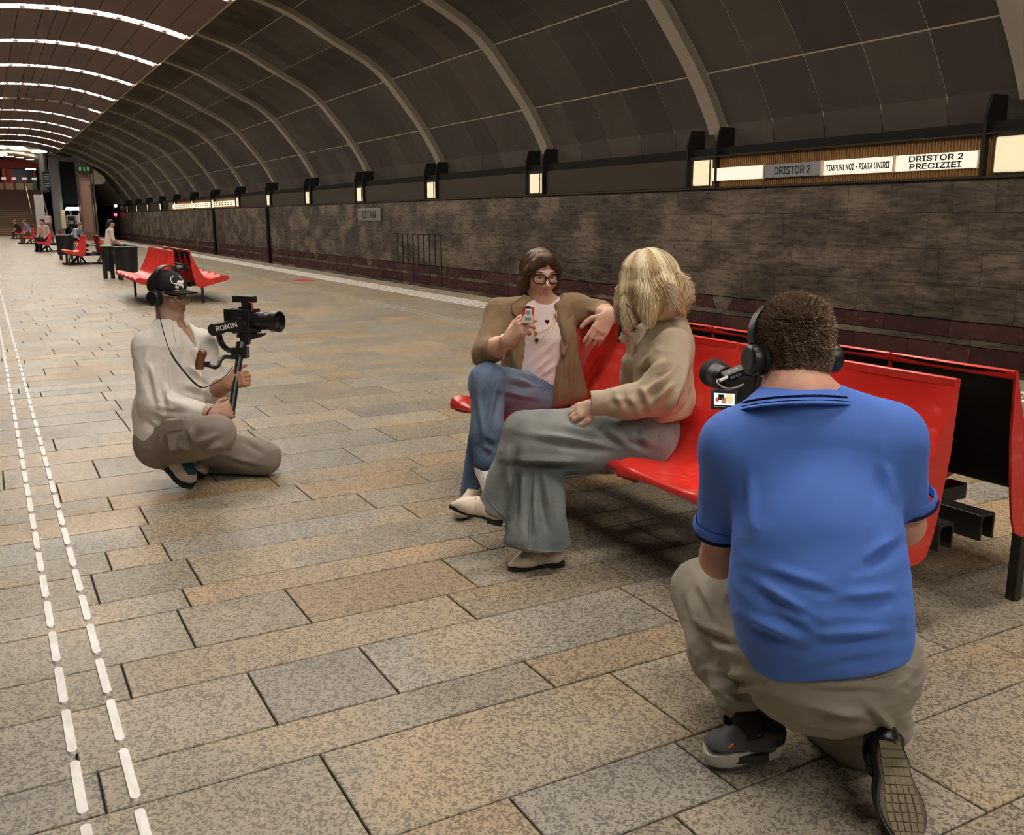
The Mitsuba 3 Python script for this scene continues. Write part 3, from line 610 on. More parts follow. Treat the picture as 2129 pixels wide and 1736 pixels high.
# tunnel signals
for z, col, lab in ((1.98, (1, 1, 1), 'white round signal light in the dark tunnel'), (1.30, (1, .05, .12), 'red round signal light in the dark tunnel')):
    t = thing('signal_light', lab, 'signal light'); p = at_y(240.5, 428 if z > 1.5 else 446.5, 88.0)
    g = lathe([(0, 0), (.10, 0), (.13, .05), (.10, .1), (0, .1)], p, (0, 1, 0), 12); part(t, 'lens', g, 'bsdf_white', smooth=False, emitter=emitter(g, .9*np.array(col), .02))
    part(t, 'housing', box(p[0]-.2, p[0]+.2, p[1]+.1, p[1]+.3, p[2]-.25, p[2]+.25), 'bsdf_dark', smooth=False)
# ------------------------------------------------------------------ people: distance fields turned into one smooth mesh each
def n2(p, f, seed=0): return meshkit.noise(np.asarray(p)*f, seed)*2 - 1
class Cone:                                                      # tapered capsule; fl flattens along an axis
    def __init__(s, a, b, ra, rb, fl=None, k=None):
        s.a, s.b, s.ra, s.rb = np.asarray(a, float), np.asarray(b, float), ra, rb; s.fl = fl; s.k = k
        s.d = s.b - s.a; s.l2 = max(float(s.d @ s.d), 1e-9); s.ax = None
        if fl is not None: s.ax = np.asarray(fl[0], float)/np.linalg.norm(fl[0]); s.f = fl[1]
    def __call__(s, p):
        q = p - s.a; t = np.clip(q @ s.d/s.l2, 0, 1)
        w = q - t[:, None]*s.d
        if s.ax is not None:
            c = w @ s.ax; w = w + (c*(1/s.f - 1))[:, None]*s.ax
            return (np.sqrt(np.einsum('ij,ij->i', w, w)) - (s.ra + (s.rb-s.ra)*t))*min(1, max(s.f, .6))
        return np.sqrt(np.einsum('ij,ij->i', w, w)) - (s.ra + (s.rb-s.ra)*t)
class Ell:
    def __init__(s, c, r, R=None, k=None): s.c, s.r, s.R, s.k = np.asarray(c, float), np.asarray(r, float), np.eye(3) if R is None else np.asarray(R, float), k
    def __call__(s, p):
        q = (p - s.c) @ s.R.T; k0 = np.linalg.norm(q/s.r, axis=1); k1 = np.linalg.norm(q/s.r**2, axis=1)
        return k0*(k0-1)/np.maximum(k1, 1e-9)
class RBox:
    def __init__(s, c, h, R=None, r=.01, k=None): s.c, s.h, s.R, s.r, s.k = np.asarray(c, float), np.asarray(h, float)-r, np.eye(3) if R is None else np.asarray(R, float), r, k
    def __call__(s, p):
        q = np.abs((p - s.c) @ s.R.T) - s.h; return np.linalg.norm(np.maximum(q, 0), axis=1) + np.minimum(q.max(1), 0) - s.r
class Sub:                                                       # a finished field used as one shape
    def __init__(s, F, c, r, k=None): s.F, s.c, s.h, s.r, s.k = F, np.asarray(c, float), np.full(3, r), 0.0, k
    def __call__(s, p): return s.F.eval(p)
class Half:                                                      # keeps the side the normal points away from
    def __init__(s, c, n, k=None): s.c, s.n, s.k = np.asarray(c, float), np.asarray(n, float)/np.linalg.norm(n), k
    def __call__(s, p): return (p - s.c) @ s.n
def smin(a, b, k):
    h = np.clip(.5 + .5*(b-a)/k, 0, 1); return b + (a-b)*h - k*h*(1-h)
class Field:
    def __init__(s, k=.03): s.ops, s.k = [], k
    def add(s, *prims, k=None):
        for q in prims: s.ops.append(('u', q, k or q.k or s.k))
        return s
    def cut(s, *prims, k=.008):
        for q in prims: s.ops.append(('s', q, k))
        return s
    def keep(s, *prims, k=.006):
        for q in prims: s.ops.append(('i', q, k))
        return s
    def eval(s, p, ops=None):
        d = np.full(len(p), .5)
        for o, q, k in (s.ops if ops is None else ops):
            v = q(p)
            d = smin(d, v, k) if o == 'u' else -smin(-d, v, k) if o == 's' else -smin(-d, -v, k)
        return d
    def mesh(s, h=.006, disp=None, B=12):
        lo, hi = np.full(3, 1e9), np.full(3, -1e9)
        for o, q, k in s.ops:
            if o != 'u': continue
            if isinstance(q, Cone): P = np.array([q.a - q.ra, q.a + q.ra, q.b - q.rb, q.b + q.rb])
            elif isinstance(q, Ell): P = np.array([q.c - q.r.max(), q.c + q.r.max()])
            else: P = np.array([q.c - np.linalg.norm(q.h + q.r), q.c + np.linalg.norm(q.h + q.r)])
            lo, hi = np.minimum(lo, P.min(0)), np.maximum(hi, P.max(0))
        lo, hi = lo - 3*h - .01, hi + 3*h + .01
        nb = np.ceil((hi-lo)/(h*B)).astype(int); n = nb*B
        ib = np.stack(np.meshgrid(*[np.arange(m) for m in nb], indexing='ij'), -1).reshape(-1, 3)
        cen = lo + (ib*B + (B-1)/2)*h; R = h*B*.87
        vals = [q(cen) for o, q, k in s.ops]
        d = np.full(len(cen), .5)
        for (o, q, k), v in zip(s.ops, vals): d = smin(d, v, k) if o == 'u' else -smin(-d, v, k) if o == 's' else -smin(-d, -v, k)
        g = np.arange(B); off = np.stack(np.meshgrid(g, g, g, indexing='ij'), -1).reshape(-1, 3)*h
        G = np.empty(n, np.float32).reshape(nb[0], B, nb[1], B, nb[2], B); G[:] = d.reshape(nb)[:, None, :, None, :, None]
        dmin = np.full(len(cen), 1e9)
        for (o, q, k), v in zip(s.ops, vals):
            if o == 'u': dmin = np.minimum(dmin, v)
        for b in np.nonzero(np.abs(d) < R*1.35 + .012)[0]:
            ops = [op for op, v in zip(s.ops, vals) if (op[0] != 'u' and (v[b] < R*2 + op[2] if op[0] == 's' else v[b] > -2*R - op[2])) or (op[0] == 'u' and v[b] < max(dmin[b], -.02) + 2*R + op[2]*1.5)]
            i, j, k = ib[b]; P = cen[b] - (B-1)/2*h + off
            G[i, :, j, :, k, :] = s.eval(P, ops).reshape(B, B, B)
        m = surface_nets(G.reshape(n), lo, h)
        if disp is not None: displace(m, disp)
        return m
def surface_nets(G, lo, h):
    S = G < 0; A = np.zeros(np.array(G.shape)-1, np.uint8)
    C = [(a, b, c) for a in (0, 1) for b in (0, 1) for c in (0, 1)]
    nx, ny, nz = A.shape
    for a, b, c in C: A += S[a:a+nx, b:b+ny, c:c+nz]
    I = np.argwhere((A > 0) & (A < 8)); idx = np.full(A.shape, -1, np.int64); idx[tuple(I.T)] = np.arange(len(I))
    v = np.stack([G[I[:, 0]+a, I[:, 1]+b, I[:, 2]+c] for a, b, c in C], 1).astype(float); C = np.array(C, float)
    P, W = np.zeros((len(I), 3)), np.zeros(len(I))
    for i in range(8):
        for j in range(i+1, 8):
            if np.abs(C[i]-C[j]).sum() != 1: continue
            x = (v[:, i] < 0) != (v[:, j] < 0); t = np.where(x, v[:, i]/np.where(x, v[:, i]-v[:, j], 1), 0)
            P += np.where(x[:, None], C[i] + t[:, None]*(C[j]-C[i]), 0); W += x
    V = lo + (I + P/W[:, None])*h; F = []
    for ax in range(3):
        e = [slice(None)]*3; f = [slice(None)]*3; e[ax] = slice(0, -1); f[ax] = slice(1, None)
        X = S[tuple(e)] != S[tuple(f)]; E = np.argwhere(X); u, w = [(1, 2), (2, 0), (0, 1)][ax]
        E = E[(E[:, u] > 0) & (E[:, w] > 0) & (E[:, u] < A.shape[u]) & (E[:, w] < A.shape[w])]
        q = []
        for du, dw in ((-1, -1), (0, -1), (0, 0), (-1, 0)):
            c = E.copy(); c[:, u] += du; c[:, w] += dw; q.append(idx[tuple(c.T)])
        q = np.stack(q, 1); fl = S[tuple(E.T)]; q[~fl] = q[~fl][:, ::-1]; q = q[(q >= 0).all(1)]
        F += [q[:, [0, 1, 2]], q[:, [0, 2, 3]]]
    return trimesh.Trimesh(V, np.vstack(F), process=False)
def vnormals(m):
    v, f = m.vertices, m.faces; n = np.zeros_like(v); c = np.cross(v[f[:, 1]]-v[f[:, 0]], v[f[:, 2]]-v[f[:, 0]])
    for k in range(3): np.add.at(n, f[:, k], c)
    return n/np.maximum(np.linalg.norm(n, axis=1, keepdims=True), 1e-12)
def displace(m, fn): 
    m.vertices = m.vertices + vnormals(m)*np.asarray(fn(m.vertices))[:, None]
def relax(m, it=4):
    f = m.faces; e = np.vstack([f[:, [0, 1]], f[:, [1, 2]], f[:, [2, 0]]]); v = np.array(m.vertices)
    deg = np.bincount(e.ravel(), minlength=len(v))[:, None]
    for i in range(it):
        for lam in (.5, -.52):
            s = np.zeros_like(v); np.add.at(s, e[:, 0], v[e[:, 1]]); np.add.at(s, e[:, 1], v[e[:, 0]]); v = v + lam*(s/np.maximum(deg, 1) - v)
    m.vertices = v; return m
def pose(J):                                                     # name: (x, y of the photograph, depth)
    return {k: at(*v) for k, v in J.items()}
def unit(v): v = np.asarray(v, float); return v/np.linalg.norm(v)
def axes_from(fwd, up):                                          # rows: right, forward, up
    f = unit(fwd); r = unit(np.cross(f, up)); return np.array([r, f, np.cross(r, f)])
def head_prims(c, R, s=1.0, jaw=1.0):
    """Head about c (mid-skull) with axes R (right, forward, up); s = 1 gives a face about 0.19 m and a head about 0.235 m tall."""
    L = lambda x, y, z: c + s*(np.array([x, y, z]) @ R)
    E = lambda x, y, z, a, b, d, k=None: Ell(L(x, y, z), np.array([a, b, d])*s, R, k)
    add = [E(0, -.012, .035, .073, .092, .085), E(0, .030, -.015, .060, .068, .075, .02), Cone(L(0, .045, -.085), L(0, .060, -.100), .030*s*jaw, .022*s*jaw, k=.03),
           Cone(L(-.045, .0, -.065), L(-.012, .060, -.100), .022*s*jaw, .018*s, k=.025), Cone(L(.045, .0, -.065), L(.012, .060, -.100), .022*s*jaw, .018*s, k=.025),
           Cone(L(-.035, .078, .022), L(.035, .078, .022), .013*s, .013*s, k=.02),
           Cone(L(0, .088, .012), L(0, .113, -.030), .008*s, .0125*s, k=.012), E(-.014, .100, -.034, .009, .010, .008, .006), E(.014, .100, -.034, .009, .010, .008, .006),
           E(-.042, .062, -.022, .022, .020, .022, .02), E(.042, .062, -.022, .022, .020, .022, .02),
           Cone(L(-.020, .084, -.062), L(.020, .084, -.062), .0065*s, .0065*s, k=.006), Cone(L(-.017, .083, -.073), L(.017, .083, -.073), .0075*s, .0075*s, k=.006), Cone(L(0, .092, -.060), L(0, .093, -.064), .006*s, .006*s, k=.006)]
    for q in (-1, 1):
        add += [E(q*.076, -.008, -.008, .010, .022, .033, .006), E(q*.074, .004, -.03, .007, .010, .012, .005)]
    cut = [E(-.032, .094, .004, .017, .014, .010), E(.032, .094, .004, .017, .014, .010), Cone(L(-.021, .096, -.0675), L(.021, .096, -.0675), .0022*s, .0022*s), E(-.083, .0, -.006, .005, .012, .02), E(.083, .0, -.006, .005, .012, .02)]
    return add, cut, L
def eyes(parent, L, R, s, iris):
    for q in (-1, 1):
        c = L(q*.0315, .0735, .003); m = trimesh.creation.icosphere(3, .0135*s); m.apply_translation(c)
        k = part(parent, 'eye', m, 'bsdf_eyewhite', smooth=True)
        scene[numbered(k+'__iris')] = mikit_ply(lathe([(0, .0008*s), (.0052*s, .0006*s), (.0055*s, -.001*s)], c + R[1]*.0132*s, R[1], 16), iris, True)
def hand_prims(w, d, up, side, curl=.5, s=1.0, spread=1.0, thumb=(.5, .3), curls=None):
    """Hand from the wrist w along d; up = back of the hand, side = +1 when the thumb lies on d x up."""
    d = unit(d); up = unit(np.asarray(up) - d*(np.asarray(up) @ d)); t = np.cross(d, up)*side; P = []
    palm0, palm1 = w + d*.012*s, w + d*.082*s
    P += [Cone(w, w + d*.03*s, .024*s, .026*s, fl=(up, .78)), ]
    for i, o in enumerate((.030, .011, -.009, -.027)): P.append(Cone(w + d*.015*s + t*o*.6*s, w + d*(.085 - .004*abs(i-1.2))*s + t*o*s, .015*s, .0115*s, k=.014))
    tips = []
    for i, (o, ln) in enumerate(zip((.030, .011, -.009, -.027), (.072, .080, .075, .058))):
        c = curls[i] if curls else curl; q = w + d*(.088 - .004*abs(i-1.2))*s + t*o*s; dd = d + t*o*1.2*spread; r = .0095*s; a = 0
        for j, fr in enumerate((.46, .31, .23)):
            a += c*(.9, 1.25, .8)[j]; e = unit(dd)*math.cos(a) - up*math.sin(a); q2 = q + e*ln*fr*s; P.append(Cone(q, q2, r, r*.92, k=.005)); q, r = q2, r*.92
        tips.append(q)
    a, b = thumb; q = w + d*.025*s + t*.022*s; e1 = unit(d*.55 + t*a - up*.25); q1 = q + e1*.045*s; e2 = unit(d*.9 + t*(a-.35) - up*b); q2 = q1 + e2*.032*s; q3 = q2 + unit(d*.9 + t*(a-.6) - up*(b+.15))*.026*s
    P += [Cone(q, q1, .017*s, .012*s, k=.012), Cone(q1, q2, .0115*s, .0105*s, k=.005), Cone(q2, q3, .0105*s, .009*s, k=.005)]
    return P, tips
def shoe_prims(heel, toe, up, h=.10, w=.046):
    heel, toe = np.asarray(heel, float), np.asarray(toe, float); d = unit(toe-heel); L = np.linalg.norm(toe-heel); up = unit(np.asarray(up) - d*(np.asarray(up)@d)); s = np.cross(d, up); R = np.array([s, d, up])
    return [Ell(heel + d*L*.16 + up*h*.42, (w*.80, L*.19, h*.52), R, .02), Cone(heel + d*L*.2 + up*h*.32, heel + d*L*.72 + up*h*.26, w*.82, w*.98, fl=(up, .8), k=.02), Ell(heel + d*L*.76 + up*h*.24, (w, L*.24, h*.36), R, .02),
            Cone(heel + d*L*.16 + up*h*.5, heel + d*L*.52 + up*h*.52, w*.72, w*.62, k=.02)], R
def wrinkle(f, amp, seed=0, stretch=(1, 1, 1), R=None):
    """Cloth folds: ridged noise, stretched along an axis of R."""
    st = np.array(stretch, float)
    def fn(p):
        q = (p @ (np.eye(3) if R is None else np.asarray(R)).T)*st*f
        w = q + .6*np.stack([meshkit.noise(q*.7, seed+11), meshkit.noise(q*.7, seed+12), meshkit.noise(q*.7, seed+13)], -1)
        a = 1 - np.abs(meshkit.noise(w, seed)*2-1); b = 1 - np.abs(meshkit.noise(w*2.1, seed+5)*2-1)
        return amp*(a**2*1.0 + .4*b**2 - .62)
    return fn
def strands(roots, dirs, length, n=5, r=.0012, grav=0, noise_=.2, seed=0, clump=None):
    """Thin tapering hairs as three-sided tubes in one mesh."""
    g = np.random.default_rng(seed); N = len(roots); P = np.zeros((N, n, 3)); P[:, 0] = roots; d = np.array(dirs, float); ln = np.broadcast_to(length, (N,))
    for i in range(1, n):
        d = d + g.normal(0, noise_, (N, 3)) + np.array([0, 0, -grav]); d /= np.linalg.norm(d, axis=1, keepdims=True); P[:, i] = P[:, i-1] + d*(ln/(n-1))[:, None]
    return tubes3(P, r*(1 - np.linspace(0, 1, n)**2*.85))
def tubes3(P, r):
    N, n, _ = P.shape; t = np.gradient(P, axis=1); t /= np.maximum(np.linalg.norm(t, axis=2, keepdims=True), 1e-9)
    ref = np.where(np.abs(t[..., 2:3]) < .9, np.array([0, 0, 1.0]), np.array([1.0, 0, 0])); a = np.cross(t, ref); a /= np.linalg.norm(a, axis=2, keepdims=True); b = np.cross(t, a)
    r = np.broadcast_to(r, (N, n))[..., None]
    V = np.stack([P + r*(math.cos(x)*a + math.sin(x)*b) for x in (0, 2.094, 4.189)], 2).reshape(-1, 3); F = []
    base = (np.arange(N)[:, None, None]*n + np.arange(n-1)[None, :, None])*3; j = np.arange(3)[None, None, :]; k = (j+1) % 3
    q = np.stack([base+j, base+k, base+3+k, base+3+j], -1).reshape(-1, 4)
    return trimesh.Trimesh(V, np.vstack([q[:, [0, 1, 2]], q[:, [0, 2, 3]]]), process=False)
def on_surface(m, n, seed=0, keep=None):
    g = np.random.default_rng(seed); tri = m.triangles; ar = np.linalg.norm(np.cross(tri[:, 1]-tri[:, 0], tri[:, 2]-tri[:, 0]), axis=1); nr = np.cross(tri[:, 1]-tri[:, 0], tri[:, 2]-tri[:, 0])/np.maximum(ar, 1e-12)[:, None]
    i = g.choice(len(tri), n, p=ar/ar.sum()); u = g.random((n, 2)); fl = u.sum(1) > 1; u[fl] = 1-u[fl]
    P = tri[i, 0] + u[:, :1]*(tri[i, 1]-tri[i, 0]) + u[:, 1:]*(tri[i, 2]-tri[i, 0]); N = nr[i]
    if keep is not None: q = keep(P); P, N = P[q], N[q]
    return P, N
# cloth and skin
def f_skin(c):
    c = np.asarray(c, float)
    def fn(p, n, uv): return mix((c*[.90, .82, .78]).tolist(), (c*[1.06, 1.05, 1.04]).tolist(), fbm(p.x*38, p.y*38, p.z*38, 3))
    return fn
def f_cloth(c, var=.14, f=14):
    c = np.asarray(c, float)
    def fn(p, n, uv): return mix((c*(1-var)).tolist(), (c*(1+var)).tolist(), fbm(p.x*f, p.y*f, p.z*f, 3)*.7 + .3*noise(p.x*420, p.y*420, p.z*420))
    return fn
def f_denim(dark, light):
    def fn(p, n, uv): 
        s = fbm(p.x*5.5+3, p.y*5.5, p.z*5.5, 3); w = noise(p.x*500 + p.z*200, p.y*500, p.z*160)
        return mix(dark, light, smoothstep(.28, .78, s*.92 + w*.13))
    return fn
mat('skin_fair', proc(f_skin((.58, .345, .25))), .48, .4); mat('skin_tan', proc(f_skin((.40, .205, .135))), .5, .4); mat('skin_pink', proc(f_skin((.54, .29, .21))), .5, .4)
mat('eyewhite', (.72, .70, .66), .15, .5); mat('iris', (.05, .04, .035), .1, .5)
mat('shirt_white', proc(f_cloth((.70, .67, .62), .06)), .85, .2, sheen=.3)
mat('tee_white', proc(f_cloth((.66, .58, .57), .05)), .85, .2, sheen=.3)
mat('polo_blue', proc(f_cloth((.078, .180, .585), .08)), .8, .25, sheen=.5)
mat('navy', (.008, .012, .05), .8, .2)
mat('trouser_grey', proc(f_cloth((.235, .205, .175), .08)), .85, .2, sheen=.3)
mat('trouser_khaki', proc(f_cloth((.255, .235, .195), .08)), .85, .2, sheen=.3)
mat('denim_blue', proc(f_denim((.035, .065, .13), (.17, .235, .33))), .85, .2)
mat('denim_grey', proc(f_denim((.105, .125, .13), (.245, .265, .255))), .85, .2)
mat('blazer', proc(f_cloth((.215, .150, .085), .10)), .85, .2, sheen=.3)
mat('overshirt', proc(f_cloth((.40, .33, .235), .07)), .7, .3, sheen=.3)
mat('loafer', (.62, .52, .42), .35, .5)
mat('hair_brown', (.125, .075, .042), .42, .5); mat('hair_mid', (.19, .128, .085), .45, .4); mat('hair_dark', (.105, .068, .043), .5, .4)
def f_blond(p, n, uv): return mix((.55, .39, .19), (.98, .86, .58), smoothstep(.15, .8, uv.x))
mat('hair_blond', proc(f_blond), .38, .5)
mat('beard', (.30, .25, .21), .8, .2); mat('gold', (.80, .58, .25), .25, .5, metallic=1.0)
mat('leather', (.055, .022, .015), .45, .4); mat('brownwood', (.16, .055, .030), .25, .5, clearcoat=.6)
mat('skin', {'type': 'mesh_attribute', 'name': 'vertex_color'}, .46, .4)
def skin_colors(m, base, lips=None, seed=0, stubble=None, nails=()):
    """Skin tone per vertex: mottling, redder lips, the grey of a beard, paler finger nails."""
    v = np.asarray(m.vertices); base = np.asarray(base, float); k = meshkit.fbm(v*34, 3, seed)[:, None]
    c = base*(.90 + .2*k)*(1 + (k-.5)*np.array([.12, -.02, -.08]))
    if lips is not None:
        L, R, s = lips; q = ((v - L(0, .088, -.0675)) @ R.T)/s/np.array([.023, .016, .0105]); w = np.clip(1.6 - 1.6*np.linalg.norm(q, axis=1), 0, 1)[:, None]
        c = c*(1-w) + w*base*np.array([.82, .50, .52])
        if stubble is not None:
            q = (v - L(0, .05, -.085)) @ R.T/s; z = np.exp(-((q[:, 2]+.0)/.034)**2)*(q[:, 1] > -.045)*np.clip(1-np.abs(q[:, 2])/.07, 0, 1); z = z*(np.linalg.norm(q/np.array([.075, .075, .06]), axis=1) < 1.1)
            z = (np.clip(z, 0, 1)*(1-w[:, 0])*stubble[1]*(.75+.5*meshkit.noise(v*260, 3)))[:, None]; c = c*(1-z) + z*np.asarray(stubble[0])
    for t in nails:
        w = np.clip(1.4 - np.linalg.norm(v - t, axis=1)/.007, 0, 1)[:, None]*.5; c = c*(1-w) + w*(base*.6 + .35)
    return np.clip(c, 0, 1)
def body_mesh(person, F, base, h=.006, lips=None, stubble=None, seed=0, nails=(), it=1):
    m = F.mesh(h)
    if it: relax(m, it)
    put(numbered(person+'__body'), m, 'bsdf_skin', True, color=skin_colors(m, base, lips, seed, stubble, nails)); return m
def garment(person, name, F, bsdf, label, h=.006, disp=None, it=2):
    m = F.mesh(h, disp); relax(m, it); part(person, name, m, bsdf, label, smooth=True); return m
def loop_band(c0, R0, c1, R1, ex, ey, thick=.004, n=48, open_=None, drop=0):
    """A band between two ellipses (top c0 with radii R0, bottom c1 with radii R1) in the directions ex, ey; open_ leaves a gap about an angle."""
    a = np.linspace(0, 2*np.pi, n, endpoint=False) if open_ is None else np.linspace(open_[0]+open_[1], open_[0]+2*np.pi-open_[1], n)
    ex, ey = np.asarray(ex), np.asarray(ey); up = unit(np.cross(ex, ey)); prof = []
    d = np.cos(a)[:, None]*ex + np.sin(a)[:, None]*ey
    def ring(c, R, o): return np.asarray(c) + np.cos(a)[:, None]*ex*(R[0]+o) + np.sin(a)[:, None]*ey*(R[1]+o)
    c0, c1 = np.asarray(c0, float), np.asarray(c1, float)
    L = [ring(c0, R0, -thick/2), ring(c0+up*thick*.6, R0, 0), ring(c0, R0, thick/2), ring((c0+c1)/2, (np.array(R0)+R1)/2, thick/2+.003), ring(c1, R1, thick/2), ring(c1-up*thick*.5, R1, 0), ring(c1, R1, -thick/2), ring((c0+c1)/2, (np.array(R0)+R1)/2, -thick/2+.001)]
    V = np.vstack(L); k = len(L); F = []; m = n if open_ is None else n-1
    for i in range(k):
        for j in range(m):
            j2, i2 = (j+1) % n, (i+1) % k; F += [[i*n+j, i2*n+j2, i*n+j2], [i*n+j, i2*n+j, i2*n+j2]]
    if open_ is not None:
        for j, rev in ((0, False), (n-1, True)):
            for i in range(1, k-1): f = [j, i*n+j, (i+1)*n+j]; F.append(f[::-1] if rev else f)
    mm = trimesh.Trimesh(V, np.array(F), process=False); mm.fix_normals(); return mm
def headphones(label, L, R, s, cupR=.036, tilt=0, band_y=.0, wide=.088, top=.132):
    t = thing('headphones', label, 'headphones')
    for q in (-1, 1):
        c = L(q*wide, -.004, -.010); ax = R[0]*q
        k = part(t, 'ear_cup', lathe([(0, .030), (cupR*.80, .030), (cupR*.96, .024), (cupR, .014), (cupR*.97, .004), (cupR*.90, -.002), (0, -.002)], c, ax, 28), 'bsdf_blackplastic', smooth=35)
        scene[numbered(k+'__cushion')] = mikit_ply(lathe([(cupR*.5, -.016), (cupR*.9, -.018), (cupR*1.04, -.010), (cupR*1.02, -.002), (cupR*.6, .0)], c, ax, 28), 'bsdf_rubber', 35)
        scene[numbered(k+'__yoke')] = mikit_ply(tube(smooth_path([c + ax*.012 + R[2]*s*z + R[1]*y for z, y in ((-.005, .032), (.022, .026), (.045, .0))] , 10), .0045, 8), 'bsdf_blackplastic', 40)
    ang = np.linspace(-.12, math.pi+.12, 26); P = [L(math.cos(a)*(wide+.006), band_y, .045 + math.sin(a)*(top-.045)) for a in ang]; V = []
    for a, p in zip(ang, P):
        o = unit(R[0]*math.cos(a) + R[2]*math.sin(a))
        for y, r in ((-.014, 0), (-.014, .006), (.014, .006), (.014, 0)): V.append(p + R[1]*y + o*r)
    F = []
    for i in range(len(P)-1):
        for j in range(4): k = (j+1) % 4; F += [[i*4+j, i*4+k, i*4+4+k], [i*4+j, i*4+4+k, i*4+4+j]]
    m = trimesh.Trimesh(np.array(V), np.array(F), process=False); m.fix_normals(); part(t, 'headband', m, 'bsdf_blackplastic', smooth=40)
    return t

def stitch(person, name, F, pts, d0, bsdf, r=.0022, n=14, lift=.0, label=None):
    """A raised seam: the pixel path carried onto the cloth's surface."""
    pts = smooth_path(pts, n); q = []
    for x, y in pts:
        d = ray(x, y); k = d0 + np.arange(0, .7, .004); v = F.eval(CAM + d*k[:, None]); i = np.nonzero(v < .001)[0]
        if len(i): q.append(CAM + d*(k[i[0]] - .001 - lift))
    if len(q) > 2: part(person, name, tube(np.array(q), r, 6), bsdf, label, smooth=60)
def cloth_folds(folds, base, width=9):
    """Cloth folds over soft wrinkles: each is a ridge with a valley beside it along a line on the cloth, found in space where the line's ends meet the cloth."""
    def fn(p):
        q = p - CAM; out = base(p); dep = q @ AX[2]
        def hit(xy):
            r = ray(*xy); r = r/np.linalg.norm(r); t = q @ r; off = np.linalg.norm(q - t[:, None]*r, axis=1); near = np.nonzero(off < max(.012, off.min() + .004))[0]; return p[near[np.argmin(t[near])]]
        for a, b, h in folds:
            A, B = hit(a), hit(b); d = B - A; L2 = max(d @ d, 1e-6); w = width*np.linalg.norm((A+B)/2 - CAM)/FOC; n0 = unit((A+B)/2 - CAM); s = unit(np.cross(d, n0)); s = s if s[2] < 0 or (abs(s[2]) < .05 and s @ AX[0] < 0) else -s
            t = np.clip((p - A) @ d/L2, 0, 1); r = p - A - t[:, None]*d; e = r @ s; en = r @ n0; rad = np.sqrt(np.maximum(np.einsum('ij,ij->i', r, r) - .85*en**2, 0))
            out = out + 1.45*h*np.sin(math.pi*np.clip(t, .04, .96))*(np.exp(-((e+w*.4)/(w*.8))**2) - .8*np.exp(-((e-w)/(w*.8))**2))*np.exp(-np.maximum(rad - w*2, 0)/w)
        return out
    return fn
def chboxR(c, ex, ey, ez, hx, hy, hz): return hull([np.asarray(c) + ex*a*hx*k + ey*b*hy*m + ez*g*hz*n for a in (-1, 1) for b in (-1, 1) for g in (-1, 1) for k, m, n in ((1, .94, .9), (.94, 1, .9), (.97, .95, 1))])
